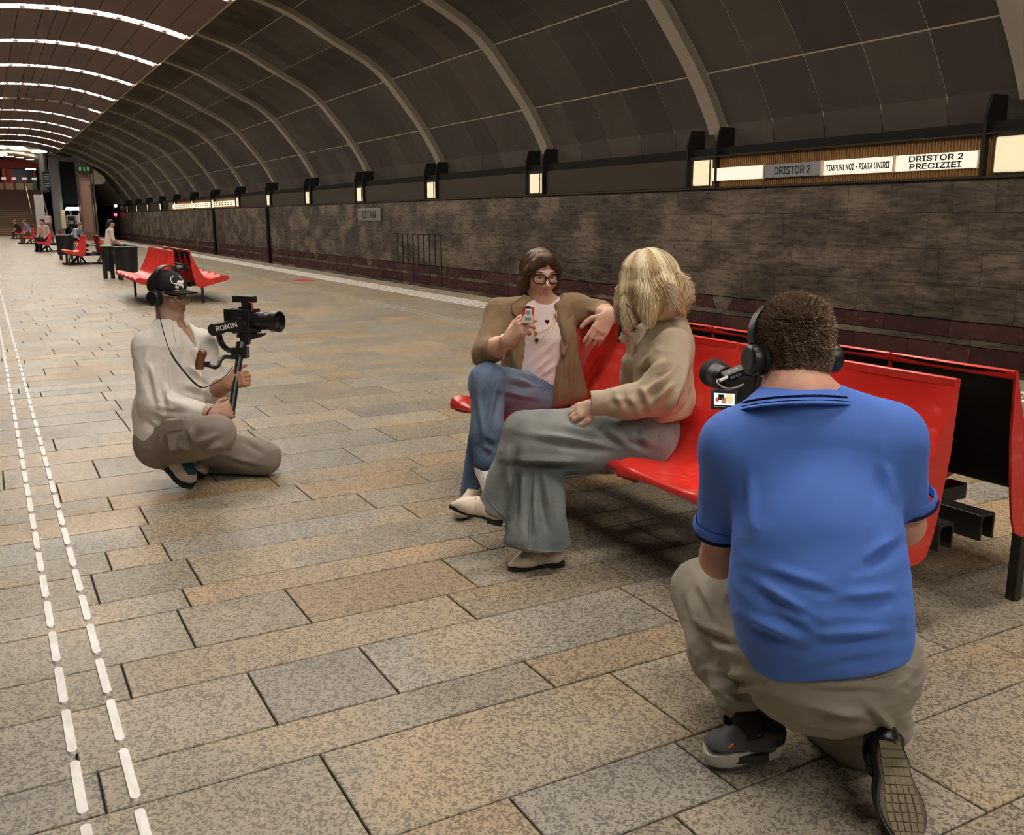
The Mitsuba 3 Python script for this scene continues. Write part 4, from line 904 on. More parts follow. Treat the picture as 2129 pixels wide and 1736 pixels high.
# ------------------------------------------------------------------ the kneeling camera man in the blue polo shirt
def man_blue():
    me = thing('person', 'man kneeling in a blue polo shirt and khaki trousers, seen from behind', 'person')
    J = pose(dict(head=(1646, 738, 2.27), neck=(1655, 806, 2.25), c7=(1668, 838, 2.19), shL=(1524, 920, 2.26), shR=(1851, 908, 2.20), elL=(1498, 1160, 2.40), elR=(1876, 1090, 2.30),
                  wrL=(1545, 1040, 2.62), wrR=(1660, 1050, 2.62), chest=(1690, 965, 2.25), mid=(1700, 1130, 2.19), waist=(1704, 1255, 2.19), hip=(1716, 1365, 2.22),
                  hipL=(1622, 1345, 2.27), hipR=(1800, 1370, 2.22), knL=(1463, 1228, 2.74), anL=(1540, 1468, 2.40), knR=(1745, 1510, 2.52), anR=(1842, 1530, 2.24)))
    fw = unit(np.array([AX[2][0], AX[2][1], 0])); rt = unit(np.cross(fw, [0, 0, 1])); up = np.array([0, 0, 1.0])
    hf = unit(fw*.95 - rt*.24 - up*.22); HR_ = axes_from(hf, up + fw*.1); s = .97
    ad, cu, L = head_prims(J['head'], HR_, s)
    heelL, toeL = at_z(1607, 1566, .035), at_z(1472, 1578, .012)
    heelR, toeR = at(1850, 1552, 2.150), at_z(1889, 1742, .035)
    B = Field(.035)
    B.add(*ad).cut(*cu, k=.006)
    B.add(Cone(J['head'] - HR_[2]*.05 - HR_[1]*.03, J['neck'], .058, .062), Cone(J['neck'], J['c7'] + fw*.02, .062, .075), Cone(J['c7'] + fw*.03, J['shL'], .07, .06), Cone(J['c7'] + fw*.03, J['shR'], .07, .06),
          Cone(J['chest'], J['mid'], .155, .145, fl=(fw, .65)), Cone(J['mid'], J['hip'], .145, .15, fl=(fw, .7)))
    for a, b, c in (('shL', 'elL', 'wrL'), ('shR', 'elR', 'wrR')):
        B.add(Cone(J[a], J[b], .056, .046), Cone(J[b], J[b]*.6 + J[c]*.4, .046, .044), Cone(J[b]*.6 + J[c]*.4, J[c], .044, .029))
    for a, b, c, h0 in (('hipL', 'knL', 'anL', heelL), ('hipR', 'knR', 'anR', heelR)):
        B.add(Cone(J[a], J[b], .082, .055), Cone(J[b], J[c], .050, .031))
    camp = at(1552, 905, 2.74)
    nails = []
    for w, sd, tgt in (('wrL', -1, camp - up*.02), ('wrR', 1, camp - up*.10)):
        d = unit(tgt - J[w]); hp, tp = hand_prims(J[w], d, -rt*sd + up*.15, sd*-1 if False else sd, 1.0, 1.0); B.add(*hp); nails += tp
    for h0, t0, u in ((heelL, toeL, up), (heelR, toeR, fw)): B.add(Cone(h0*.85 + t0*.15 + u*.045, t0*.8 + h0*.2 + u*.035, .026, .020))
    B.add(Cone(J['anL'], heelL*.8 + toeL*.2 + up*.05, .034, .026), Cone(J['anR'], heelR*.8 + toeR*.2 + fw*.06, .034, .026))
    body_mesh(me, B, (.56, .30, .215), .006, (L, HR_, s), seed=3)
    eyes(me, L, HR_, s, 'bsdf_iris')
    # trousers
    P = Field(.05); seam = J['hip']
    P.add(Cone(J['waist'] - up*.02, J['hip'], .165, .175, fl=(fw, .75)), Ell(J['hip'] + fw*-.005 - up*.035 + rt*.01, (.19, .155, .12), np.array([rt, fw, up]), .06))
    P.add(Cone(J['hipL'], J['knL'], .118, .086, k=.05), Cone(J['knL'], J['knL']*.45 + J['anL']*.55 + rt*-.012 - up*.0, .083, .078), Cone(J['knL']*.45 + J['anL']*.55, J['anL'] + up*.03, .078, .062))
    P.add(Cone(J['hipR'], J['knR'], .120, .085, k=.05), Cone(J['knR'], J['knR']*.5 + J['anR']*.5, .082, .080), Cone(J['knR']*.5 + J['anR']*.5, J['anR'] + up*.01 + fw*.03, .078, .066))
    P.keep(Half(J['waist'] + up*.06, up))
    w1 = wrinkle(9, .0045, 4, (1, 1, 1.6)); w2 = wrinkle(16, .006, 8, (1, 1, 2.2))
    def dz(p):
        low = np.exp(-(np.linalg.norm(p - J['anL'], axis=1)/.20)**2) + np.exp(-(np.linalg.norm(p - J['anR'], axis=1)/.25)**2); return w1(p)*.8 + w2(p)*np.clip(low*1.6, .15, 1.5)
    TF = [((1430, 1290), (1530, 1335), .009), ((1470, 1340), (1545, 1375), .010), ((1478, 1395), (1565, 1415), .012), ((1418, 1240), (1445, 1310), .008), ((1520, 1230), (1560, 1340), .007), ((1700, 1485), (1800, 1500), .010), ((1800, 1470), (1865, 1530), .010), ((1490, 1430), (1570, 1438), .010), ((1440, 1200), (1475, 1280), .006), ((1640, 1430), (1860, 1440), .006)]
    garment(me, 'trousers', P, 'bsdf_trouser_khaki', 'khaki grey cargo trousers', .006, cloth_folds(TF, dz, 9))
    cu_ = lathe([(.052, -.03), (.058, -.022), (.055, -.012), (.059, 0), (.055, .012), (.059, .022), (.054, .03)], J['anL'] - up*.0, J['knL'] - J['anL'], 30)
    part(me, 'cuff', cu_, 'bsdf_trouser_khaki', 'ribbed cuff of the left trouser leg', smooth=60)
    part(me, 'cuff', lathe([(.050, -.03), (.057, -.022), (.054, -.012), (.058, 0), (.054, .012), (.058, .022), (.054, .03)], J['anR']*.86 + J['knR']*.14, J['knR'] - J['anR'], 30), 'bsdf_trouser_khaki', 'ribbed cuff of the right trouser leg', smooth=60)
    for a, b in (((1760, 1418), (1862, 1398)), ((1700, 1424), (1775, 1424))): stitch(me, 'pocket_seam', P, [a, ((a[0]+b[0])/2, (a[1]+b[1])/2+3), b], 1.9, 'bsdf_trouser_khaki', .0028)
    # polo shirt
    S = Field(.05)
    S.add(Cone(J['c7'] + fw*.03 - up*.03, J['shL'] - up*.012, .078, .070, k=.07), Cone(J['c7'] + fw*.03 - up*.03, J['shR'] - up*.012, .078, .070, k=.07),
          Cone(at(1600, 960, 2.25), at(1785, 950, 2.22), .118, .118, fl=(fw, .85), k=.07), Cone(J['chest'] - up*.02, J['mid'], .178, .176, fl=(fw, .70), k=.06), Cone(J['mid'], J['waist'], .176, .186, fl=(fw, .78), k=.06),
          Cone(J['waist'], J['hip'] + rt*.01, .186, .192, fl=(fw, .86), k=.06))
    S.add(Cone(J['shL'], J['shL']*.30 + J['elL']*.70, .076, .066, k=.03), Cone(J['shR'], J['shR']*.30 + J['elR']*.70, .076, .068, k=.03))
    hemL, hemR = at(1500, 1097, 2.36), at(1882, 1042, 2.28)
    S.keep(Half(hemL, J['elL'] - J['shL']) if False else Half(J['hip'] + up*.0 - up*.012, -unit(up - rt*.16 + fw*.25)))
    for hp, e, sh in ((hemL, 'elL', 'shL'), (hemR, 'elR', 'shR')):
        d = unit(J[e]-J[sh]); S.cut(Cone(hp + d*.11, hp + d*.30, .11, .11), k=.004)
    S.cut(Cone(J['neck'] + up*.0, J['neck'] + up*.2 + fw*.06, .060, .066), k=.006)
    fd = [((1800, 1170), (1880, 1120), .010), ((1560, 1215), (1690, 1290), .013), ((1540, 1290), (1660, 1345), .013), ((1665, 1335), (1875, 1318), .012), ((1740, 1250), (1880, 1235), .008), ((1570, 1180), (1760, 1240), .007), ((1545, 985), (1550, 1120), .010), ((1845, 965), (1862, 1060), .010), ((1700, 1385), (1860, 1360), .006), ((1575, 1250), (1700, 1320), .008)]
    w3 = wrinkle(7, .0045, 21, (1, 1, 1.5))
    folds = cloth_folds([(a, b, h*.72) for a, b, h in fd], lambda p: w3(p)*np.clip((J['chest'][2] + .02 - p[:, 2])/.25, .25, 1), 13)
    garment(me, 'polo_shirt', S, 'bsdf_polo_blue', 'blue short sleeved polo shirt', .0055, folds)
    for (hp, e, sh), r, nm in (((hemL, 'elL', 'shL'), .0690, 'left'), ((hemR, 'elR', 'shR'), .0700, 'right')):
        d = unit(J[e]-J[sh]); a, b, _ = frame_of(d)
        for z, hh, mt, lb in ((-.010, .0105, 'bsdf_polo_blue', f'ribbed {nm} sleeve cuff'), (-.026, .0026, 'bsdf_navy', f'navy stripe on the {nm} sleeve cuff')):
            c = hp + d*(z-.006); part(me, 'sleeve_cuff' if mt != 'bsdf_navy' else 'sleeve_stripe', loop_band(c, (r-.002, r-.002), c + d*hh*2, (r-.003, r-.003), b, a, .005) if mt != 'bsdf_navy' else loop_band(hp + d*.008, (r-.001, r-.001), hp + d*.0125, (r-.001, r-.001), b, a, .006), mt, lb, smooth=50)
    # collar with its navy stripes
    cx = J['neck'] + up*.012 + fw*.002; lo = J['c7'] + fw*.040 - up*.026; e1 = unit(rt); e2 = unit(fw - up*.35)
    part(me, 'collar', loop_band(cx, (.074, .076), lo, (.140, .130), e1, e2, .006, open_=(math.pi/2, .25)), 'bsdf_polo_blue', 'turned down blue collar', smooth=50)
    for k, w in ((.74, .0023), (.90, .0009)):
        c = cx*(1-k) + lo*k; r = (.074 + .066*k + .0035 + (.0035 if k < .8 else .001), .076 + .054*k + .0035 + (.0035 if k < .8 else .001)); a_ = np.linspace(math.pi/2 + .28, math.pi*2.5 - .28, 60)
        part(me, 'collar_stripe', tube(c + np.cos(a_)[:, None]*e1*r[0] + np.sin(a_)[:, None]*e2*r[1], w, 6), 'bsdf_navy', 'thin navy stripe along the collar', smooth=60)
    # hair: a close cap and short tufts
    H = Field(.02); c = J['head']
    H.add(Ell(L(0, -.016, .040), np.array([.079, .096, .090])*s, HR_), Ell(L(0, -.045, -.01), np.array([.066, .062, .075])*s, HR_, .03), Ell(L(0, -.050, -.055), np.array([.056, .042, .04])*s, HR_, .03))
    H.cut(Half(L(0, .058, .02), -unit(HR_[1]*.8 - HR_[2]*.5)), k=.01) if False else H.keep(Half(L(0, .050, .04), unit(HR_[1] - HR_[2]*.55)), k=.01)
    H.keep(Half(L(0, -.05, -.083), -HR_[2]), k=.01)
    for q in (-1, 1): H.cut(Ell(L(q*.085, .0, -.035), np.array([.03, .036, .05])*s, HR_), k=.01)
    tuft = wrinkle(38, .006, 31, (1, 1, .5))
    hm = garment(me, 'hair', H, 'bsdf_hair_dark', 'short dark brown hair', .005, tuft, 1)
    pts, nn = on_surface(hm, 11000, 5); top = np.clip(((pts - c) @ HR_[2])/(.10*s), 0, 1)
    d = nn*(.55 + .3*top[:, None]) + HR_[2]*(top*.75 - .35)[:, None] - HR_[1]*.25*(1-top)[:, None] + HR_[1]*.35*top[:, None]
    key = numbered(me+'__hair_tufts'); put(key, strands(pts - nn*.002, d, (.010 + .020*top**1.3), 4, .0022, .02, .22, 6), 'bsdf_hair_mid', False); labels[key] = {'kind': 'stuff', 'label': 'short tufted hair ends'}
    headphones('black over ear headphones worn by the man in the blue polo shirt', L, HR_, s, .037, band_y=.012, wide=.094, top=.140)
    # trainers
    for hl, tt, u, nm, lift in ((heelL, toeL, up, 'left', 1), (heelR, toeR, fw, 'right', 0)):
        d = unit(tt-hl); sd = np.cross(d, u); sd = unit(sd)
        sp, R = shoe_prims(hl - d*.01, tt + d*.01, u, .108, .048)
        U = Field(.02).add(*[q for q in sp]); U.cut(Cone(hl + d*.045 + u*.085, hl + d*.045 + u*.16, .034, .042), k=.012); U.keep(Half(hl + u*.022, -u))
        k = numbered(me+'__shoe'); put(k, relax(U.mesh(.004), 2), mat('shoe_grey', (.055, .055, .058), .6, .3), True); labels[k] = {'label': f'dark grey running shoe on the {nm} foot'}
        def outline(w, L_, n=40):
            a = np.linspace(0, 2*np.pi, n, endpoint=False); x = .5 - .5*np.cos(a); o = []
            for t, y in zip(x, np.sin(a)): ww = w*(.80 + .25*np.clip((t-.35)/.4, 0, 1) - .12*math.exp(-((t-.42)/.13)**2)); o.append((t*L_, ww*np.sign(y)*abs(y)**.62))
            return np.array(o)
        Ls = np.linalg.norm(tt-hl) + .035; o = outline(.056, Ls); base = hl - d*.022
        def slab(z0, z1, k0, k1, hh=None):
            V = [base + d*(q[0]*k_ + Ls*(1-k_)/2) + sd*q[1]*k_ + u*(z + (.008*(1-q[0]/Ls)*(z > .01))) for z, k_ in ((z0, k0), ((z0+z1)/2, max(k0, k1)*1.02), (z1, k1)) for q in o]; n = len(o); F = []
            for i in range(2):
                for j in range(n): k2 = (j+1) % n; F += [[i*n+j, i*n+k2, (i+1)*n+k2], [i*n+j, (i+1)*n+k2, (i+1)*n+j]]
            for b, rev in ((0, 1), (2*n, 0)):
                for j in range(1, n-1): f = [b, b+j, b+j+1]; F.append(f[::-1] if rev else f)
            m = trimesh.Trimesh(np.array(V), np.array(F), process=False); m.fix_normals(); return m
        q = numbered(k+'__midsole'); put(q, slab(.004, .032, .97, 1.0), mat('midsole', (.42, .40, .36), .6, .3) if lift else 'bsdf_blackplastic', 40)
        q = numbered(k+'__outsole'); put(q, slab(-.006, .006, .86, .90), mat('outsole', (.10, .085, .06), .8, .2), 40)
        hc = Field(.02).add(Ell(hl + d*.016 + u*.058, (.0405, .046, .046), R)); hc.keep(Half(hl + d*.035 + u*.05, d)); q = numbered(k+'__heel_counter'); put(q, hc.mesh(.004), 'bsdf_blackplastic', True)
        if lift == 0:
            for i in range(11):
                for j in range(-2, 3):
                    t = .06 + .085*i; ww = .049*(.80 + .25*np.clip((t-.35)/.4, 0, 1) - .12*math.exp(-((t-.42)/.13)**2))*math.sin(math.pi*np.clip(t, .12, .88))**.35
                    p = base + d*t*Ls + sd*j*ww*.35; q = numbered(k+'__tread'); put(q, hull([p + d*a*.0078 + sd*b*.0056 - u*z for a in (-1, 1) for b in (-1, 1) for z in (.004, .010)]), mat('tread', (.17, .145, .095), .8, .2), False)
        else:
            q = numbered(k+'__air_window'); put(q, chboxR(hl + d*.065 + sd*-0 + u*.020, d, sd, u, .045, .052, .010), 'bsdf_blackplastic', 30)
            q = numbered(k+'__logo'); face = -1 if (CAM - hl) @ sd < 0 else 1
            pts = [(0.150, .046), (.125, .052), (.105, .060), (.118, .045), (.128, .040)]; put(q, extrude([(a, b) for a, b in pts], hl + sd*face*.041, d, u, .006*face if face > 0 else .006), mat('orange_logo', (.75, .06, .02), .5, .3), False)
            for i in range(3): q = numbered(k+'__lace'); a = hl + d*(.115+.019*i) + u*(.074-.009*i); put(q, tube(smooth_path([a - sd*.026 - u*.012, a + u*.002, a + sd*.026 - u*.012], 8), .003, 6), 'bsdf_rubber', 60)
        part(me, 'sock', lathe([(.044, -.07), (.046, 0), (.044, .06)], (J['anL'] if lift else J['anR']) *.62 + (hl + d*.04 + u*.08)*.38, (J['anL'] if lift else J['anR']) - (hl + d*.04 + u*.05), 20), 'bsdf_rubber', f'black sock on the {nm} foot', smooth=60)
    # cable from the headphones
    obj('headphone_cable', tube(smooth_path([L(-.098, .0, -.048), L(-.098, .02, -.12), at(1580, 880, 2.36), at(1560, 930, 2.50), at(1555, 960, 2.62)], 30), .0022, 6), 'bsdf_rubber', 'thin black cable running down from the left ear cup of the blue polo man', 'cable', smooth=60)
    obj('headphone_cable', tube(smooth_path([L(.098, .0, -.048), L(.094, .01, -.10), L(.088, .02, -.15)], 12), .0022, 6), 'bsdf_rubber', 'thin black cable under the right ear cup of the blue polo man', 'cable', smooth=60)
    return J, camp
JB, CAMP = man_blue()
# ------------------------------------------------------------------ the blonde woman on the bench
def woman():
    at = lambda x, y, d: CAM + ray(x, y)*(d - .17)                # she sits a little nearer than first measured
    me = thing('person', 'blonde woman in a beige overshirt and wide grey jeans sitting on the red bench', 'person')
    J = {k: at(*v) for k, v in dict(head=(1342, 600, 4.05), neck=(1383, 668, 4.07), c7=(1395, 690, 4.07), shL=(1400, 724, 3.93), shR=(1345, 705, 4.22), chest=(1378, 755, 4.06), waist=(1360, 855, 4.08), hip=(1342, 902, 4.07),
                  elL=(1385, 818, 3.86), wrL=(1242, 842, 3.90), elR=(1322, 786, 4.18), wrR=(1314, 738, 4.08), hipL=(1328, 922, 3.98), hipR=(1322, 902, 4.15), knR=(1092, 900, 3.93), anR=(1040, 1050, 3.95), knL=(1120, 940, 3.97), anL=(1128, 1140, 3.90)).items()}
    fw = unit(np.array([AX[2][0], AX[2][1], 0])); rt = unit(np.cross(fw, [0, 0, 1])); up = np.array([0, 0, 1.0])
    fa = unit(-rt*.95 + fw*.25)                                   # the way she faces
    hf = unit(-rt*.80 + fw*.62 - up*.22); R = axes_from(hf, up); s = 1.03
    ad, cu, L = head_prims(J['head'], R, s, .85)
    B = Field(.03); B.add(*ad).cut(*cu, k=.006)
    sd = unit(np.cross(fa, up))
    B.add(Cone(J['head'] - R[2]*.07 - R[1]*.02, J['neck'], .046, .047), Cone(J['neck'], J['c7'], .047, .06), Cone(J['shL'], J['shR'], .055, .055), Cone(J['chest'], J['waist'], .11, .10, fl=(fa, .75)), Cone(J['waist'], J['hip'], .10, .13, fl=(fa, .8)))
    for a, b, c in (('shL', 'elL', 'wrL'), ('shR', 'elR', 'wrR')): B.add(Cone(J[a], J[b], .045, .037), Cone(J[b], J[c], .037, .024))
    for a, b, c in (('hipL', 'knL', 'anL'), ('hipR', 'knR', 'anR')): B.add(Cone(J[a], J[b], .080, .052), Cone(J[b], J[c], .05, .033))
    heelL, toeL = at_z(1170, 1166, .018), at_z(1052, 1182, .010); heelR, toeR = at(1044, 1082, 3.93), at(930, 1052, 3.90)
    for h0, t0, an in ((heelL, toeL, 'anL'), (heelR, toeR, 'anR')):
        u = unit(up if an == 'anL' else up + rt*.15); B.add(Cone(J[an], h0*.8 + t0*.2 + u*.035, .032, .026), Cone(h0*.85 + t0*.15 + u*.035, h0*.25 + t0*.75 + u*.022, .028, .020))
    hp, tp = hand_prims(J['wrL'], unit(-rt*.9 - up*.25), up*.7 - fw*.7, -1, .5, .92); B.add(*hp)
    hp2, tp2 = hand_prims(J['wrR'], unit(up*.95 - rt*.12), rt, 1, 1.2, .88); B.add(*hp2)
    body_mesh(me, B, (.64, .42, .32), .006, (L, R, s), seed=9, nails=tp+tp2)
    eyes(me, L, R, s, 'bsdf_iris')
    for q in (-1, 1): part(me, 'eyebrow', tube(smooth_path([L(q*.018, .092, .024), L(q*.034, .089, .030), L(q*.050, .077, .026)], 8), [.0015]*2+[.003]*4+[.001]*2, 6), 'bsdf_hair_brown', smooth=60)
    # wide jeans
    P = Field(.05)
    P.add(Cone(J['waist'] - up*.015, J['hip'], .118, .132, fl=(fa, .85)), Ell(J['hip'] - up*.01, (.138, .130, .105), np.array([sd, fa, up])))
    hemR, hemL = at(1034, 1058, 3.94), at(1117, 1130, 3.88)
    P.add(Cone(J['hipL'], J['knL'], .118, .092), Cone(J['knL'], J['knL']*.5 + hemL*.5, .092, .100, k=.04), Cone(J['knL']*.5 + hemL*.5, hemL, .100, .135, k=.04))
    P.add(Cone(J['hipR'], J['knR'], .120, .088, k=.06))
    RL = Field(.03).add(Cone(J['knR'] - up*.01, at(1054, 990, 3.94), .084, .070), Cone(at(1054, 990, 3.94), at(1032, 1065, 3.94), .070, .076))
    dRl = unit(at(1030, 1072, 3.94) - at(1054, 985, 3.94) - rt*.05); RL.cut(Cone(hemR + dRl*.125, hemR + dRl*.22, .12, .13), k=.004); RL.cut(Cone(hemR - dRl*.01, hemR + dRl*.1, .040, .060), k=.005)
    P.add(Sub(RL, at(1045, 990, 3.94), .26, k=.02))
    P.add(Cone(at(1075, 945, 3.90), at(1205, 950, 3.92), .045, .055, k=.06))
    dL, dR = unit(hemL - J['knL'] - rt*.0 - up*.2), unit(at(1030, 1068, 3.94) - at(1058, 985, 3.94) - rt*.12)
    P.cut(Cone(hemL + dL*.15 , hemL + dL*.5, .15, .2), k=.004) if False else P.cut(Cone(hemL + up*.04, hemL - up*.16, .070, .118), k=.006)
    P.keep(Half(at(1115, 1126, 3.88), -up - rt*.07 + fw*.0), k=.004)
    P.keep(Half(J['waist'] + up*.03, up - fa*.35))
    fold = [((1062, 965), (1057, 1085), .018), ((1055, 962), (1215, 968), .020), ((1085, 905), (1290, 935), .014), ((1240, 880), (1310, 935), .012), ((1300, 900), (1370, 930), .010), ((1330, 880), (1345, 935), .008), ((1095, 970), (1085, 1080), .014), ((1128, 975), (1150, 1110), .014), ((1062, 920), (1045, 1010), .012), ((1100, 1000), (1110, 1120), .008), ((1160, 880), (1260, 905), .008)]
    garment(me, 'jeans', P, 'bsdf_denim_grey', 'wide washed grey jeans', .006, cloth_folds(fold, wrinkle(7, .007, 51, (1, 1, .6)), 9))
    for pts in ([(1086, 905), (1160, 908), (1240, 911)], [(1112, 985), (1106, 1060), (1098, 1130)], [(1345, 880), (1338, 905), (1310, 915)], [(1372, 900), (1360, 925), (1348, 938)], [(1052, 1130), (1115, 1145), (1172, 1146)], [(1012, 1036), (1034, 1062), (1052, 1078)]): stitch(me, 'seam', P, pts, 3.3, 'bsdf_denim_grey', .0026)
    part(me, 'waistband', loop_band(J['waist'] + up*.012, (.112, .098), J['waist'] - up*.032, (.122, .108), sd, fa, .006), 'bsdf_denim_grey', 'waistband of the grey jeans', smooth=50)
    # overshirt
    S = Field(.05)
    S.add(Cone(J['c7'] - up*.015, J['shL'] - up*.01, .072, .070, k=.06), Cone(J['c7'] - up*.015, J['shR'] - up*.01, .072, .068, k=.06), Cone(J['chest'] - up*.0, at(1380, 825, 4.07), .138, .128, fl=(fa, .90), k=.06), Cone(at(1380, 825, 4.07), at(1372, 862, 4.06), .128, .112, fl=(fa, .9), k=.05))
    S.add(Cone(J['shL'], J['elL'] + up*.01 - fw*.02, .078, .086, k=.022), Cone(J['elL'] + rt*-.01 - fw*.02, at(1300, 838, 3.87), .084, .062, k=.02), Cone(at(1300, 838, 3.87), at(1240, 838, 3.88), .060, .047, k=.03))
    S.add(Cone(J['shR'], J['elR'], .066, .062, k=.04), Cone(J['elR'], J['wrR'] - up*.03, .060, .045, k=.025))
    S.add(Cone(at(1388, 852, 3.98), at(1372, 868, 3.96), .055, .048, k=.05))
    S.cut(Cone(J['neck'] - up*.005, J['neck'] + up*.25 + fa*.04, .055, .07), k=.006); S.cut(Cone(at(1212, 838, 3.88), at(1160, 840, 3.88), .06, .06), k=.004)
    S.keep(Half(at(1400, 872, 4.03), -up*1. + rt*.15 - fw*.15), k=.012)
    fold = [((1390, 740), (1335, 800), .016), ((1402, 770), (1330, 830), .016), ((1408, 790), (1365, 850), .014), ((1330, 800), (1345, 850), .012), ((1300, 820), (1320, 850), .009), ((1275, 820), (1285, 848), .008), ((1440, 740), (1420, 840), .012), ((1425, 800), (1395, 865), .012), ((1360, 735), (1320, 775), .010), ((1445, 790), (1405, 870), .010)]
    garment(me, 'overshirt', S, 'bsdf_overshirt', 'beige cotton overshirt with wide sleeves', .006, cloth_folds(fold, wrinkle(8, .007, 61, (1, 1, 1)), 9))
    for pts in ([(1358, 722), (1385, 742), (1418, 755)], [(1300, 812), (1306, 830), (1302, 850)], [(1418, 700), (1425, 760), (1405, 850)], [(1340, 770), (1370, 775), (1410, 760)]): stitch(me, 'seam', S, pts, 3.3, 'bsdf_overshirt', .0024)
    part(me, 'cuff', lathe([(.044, -.030), (.049, -.028), (.051, .02), (.048, .03), (.043, .03)], at(1243, 838, 3.88), at(1290, 837, 3.88) - at(1243, 838, 3.88), 24), 'bsdf_overshirt', 'buttoned cuff of the left sleeve', smooth=50)
    cb = J['neck'] - up*.01
    part(me, 'collar', loop_band(cb + up*.020 - fa*.01, (.066, .064), cb - up*.030 - fa*.01, (.098, .090), sd, unit(fa - up*.3), .006, open_=(math.pi/2, .5)), 'bsdf_overshirt', 'turned down beige collar', smooth=50)
    # hair: a full bob of strands around a solid core
    H = Field(.03)
    H.add(Ell(L(0, -.020, .040), np.array([.098, .112, .100])*s, R), Ell(L(0, -.058, -.040), np.array([.108, .080, .090])*s, R, .04))
    for q in (-1, 1): H.add(Cone(L(q*.082, .020, .02), L(q*.088, .022, -.09), .034*s, .024*s, k=.03), Cone(L(q*.075, -.06, -.02), L(q*.080, -.055, -.11), .045*s, .026*s, k=.03))
    H.add(Cone(L(0, -.07, -.05), L(0, -.080, -.105), .05*s, .030*s, k=.03))
    hm = relax(H.mesh(.006, wrinkle(26, .004, 71, (1, 1, .35), R)), 1); cc = J['head']
    tn = np.clip(.25 + .5*meshkit.fbm((hm.vertices @ R.T)*np.array([55, 55, 9]), 3, 5), 0, 1)
    put(numbered(me+'__hair'), hm, 'bsdf_hair_blond', True, uv=np.stack([tn, tn*0], 1)); labels[me+'__hair'] = {'label': 'blonde shoulder length bob'}
    dn_ = lambda r0, t: np.maximum(r0 + t*2.1 - math.pi/2, 0)/max(r0 + 2.1 - math.pi/2, .01)
    g = np.random.default_rng(12); N = 4200
    th, ph = g.uniform(0, 2*np.pi, N), np.arccos(g.uniform(.15, 1, N)); n = 12; P = np.zeros((N, n, 3)); part_x = .025
    for i in range(N):
        a = th[i]; dirv = np.array([math.sin(a), math.cos(a), 0])
        if dirv[1] > .55: dirv = np.array([math.copysign(max(abs(dirv[0]), .75), dirv[0] - part_x), .55, 0]); 
        dirv /= np.linalg.norm(dirv); end = -.145 + .10*g.random()**1.8 + .018*math.sin(a*7) + .02*(dirv[1] < -.5)
        t = np.linspace(0, 1, n); r0 = math.sin(ph[i])*.5; ang = np.minimum(r0 + t*2.1, math.pi/2)
        off = g.uniform(.0, .016) + .004
        x = (np.sin(ang)*(.098+off)*(1 + .17*np.clip(dn_(r0, t), 0, 1)**.7)); z = .040 + np.cos(ang)*(.098+off); dn = np.maximum(r0 + t*2.1 - math.pi/2, 0)/max(r0 + 2.1 - math.pi/2, .01); z = np.where(r0 + t*2.1 > math.pi/2, .040 + dn*(end-.040), z)
        wave = (.020*np.sin(dn*6.0 + g.uniform(-.3, .3) + 2.6*math.sin(a*4)) + g.normal(0, .006))*dn; flare = -.012*dn**2*math.cos(a*2+1) + .014*np.sin(dn*3.1) - .030*np.clip(dn-.72, 0, 1)**1.3*2
        rad = x + wave + flare; ky = np.where(dirv[1] < 0, 1.12, 1.08)
        loc = np.stack([dirv[0]*rad*1.0, dirv[1]*rad*ky - .020, z], 1); side = np.array([dirv[1], -dirv[0], 0]); loc += side*(.016*np.sin(dn*5 + a*5)*dn)[:, None]
        P[i] = J['head'] + s*(loc @ R)
    tone = np.clip(.5 + .25*g.normal(0, 1, N) + .35*np.sin(th*9), 0, 1); m = tubes3(P, .0018*(1-np.linspace(0, 1, n)**3*.6))
    key = numbered(me+'__hair_strands'); put(key, m, 'bsdf_hair_blond', True, uv=np.stack([np.repeat(tone, n*3), np.zeros(N*n*3)], 1)); labels[key] = {'kind': 'stuff', 'label': 'loose wavy blonde strands'}
    # loafers
    for hl, tt, nm in ((heelL, toeL, 'left'), (heelR, toeR, 'right')):
        u = up if nm == 'left' else unit(up + rt*.22 - fw*.1); d = unit(tt-hl); u = unit(u - d*(u@d)); sd_ = np.cross(d, u); Ls = np.linalg.norm(tt-hl); Rr = np.array([sd_, d, u])
        U = Field(.02).add(Ell(hl + d*.035 + u*.030, (.033, .042, .036), Rr), Cone(hl + d*.045 + u*.022, hl + d*Ls*.68 + u*.024, .034, .041, fl=(u, .72)), Cone(hl + d*Ls*.66 + u*.020, tt - d*.02 + u*.012, .038, .012, fl=(u, .72)), Cone(hl + d*Ls*.48 + u*.04, hl + d*Ls*.60 + u*.032, .034, .032, k=.015))
        U.cut(Ell(hl + d*Ls*.26 + u*.062, (.028, .055, .030), Rr), k=.008); U.keep(Half(hl + u*.004, -u))
        k = numbered(me+'__loafer'); put(k, relax(U.mesh(.004), 2), 'bsdf_loafer', True); labels[k] = {'label': f'cream leather loafer on the {nm} foot'}
        q = numbered(k+'__sole'); o = [(-.002, -.024), (-.002, .024), (.05, .029), (Ls*.45, .030), (Ls*.68, .039), (Ls*.85, .030), (Ls*.97, .012), (Ls*.97, -.012), (Ls*.85, -.030), (Ls*.68, -.039), (Ls*.45, -.030), (.05, -.029)]
        put(q, extrude(o, hl - u*.002, d, -sd_ if np.cross(d, -sd_) @ u > 0 else sd_, .006), 'bsdf_blackplastic', False)
        q = numbered(k+'__heel'); put(q, chboxR(hl + d*.030 - u*.008, d, sd_, u, .030, .026, .010), 'bsdf_blackplastic', False)
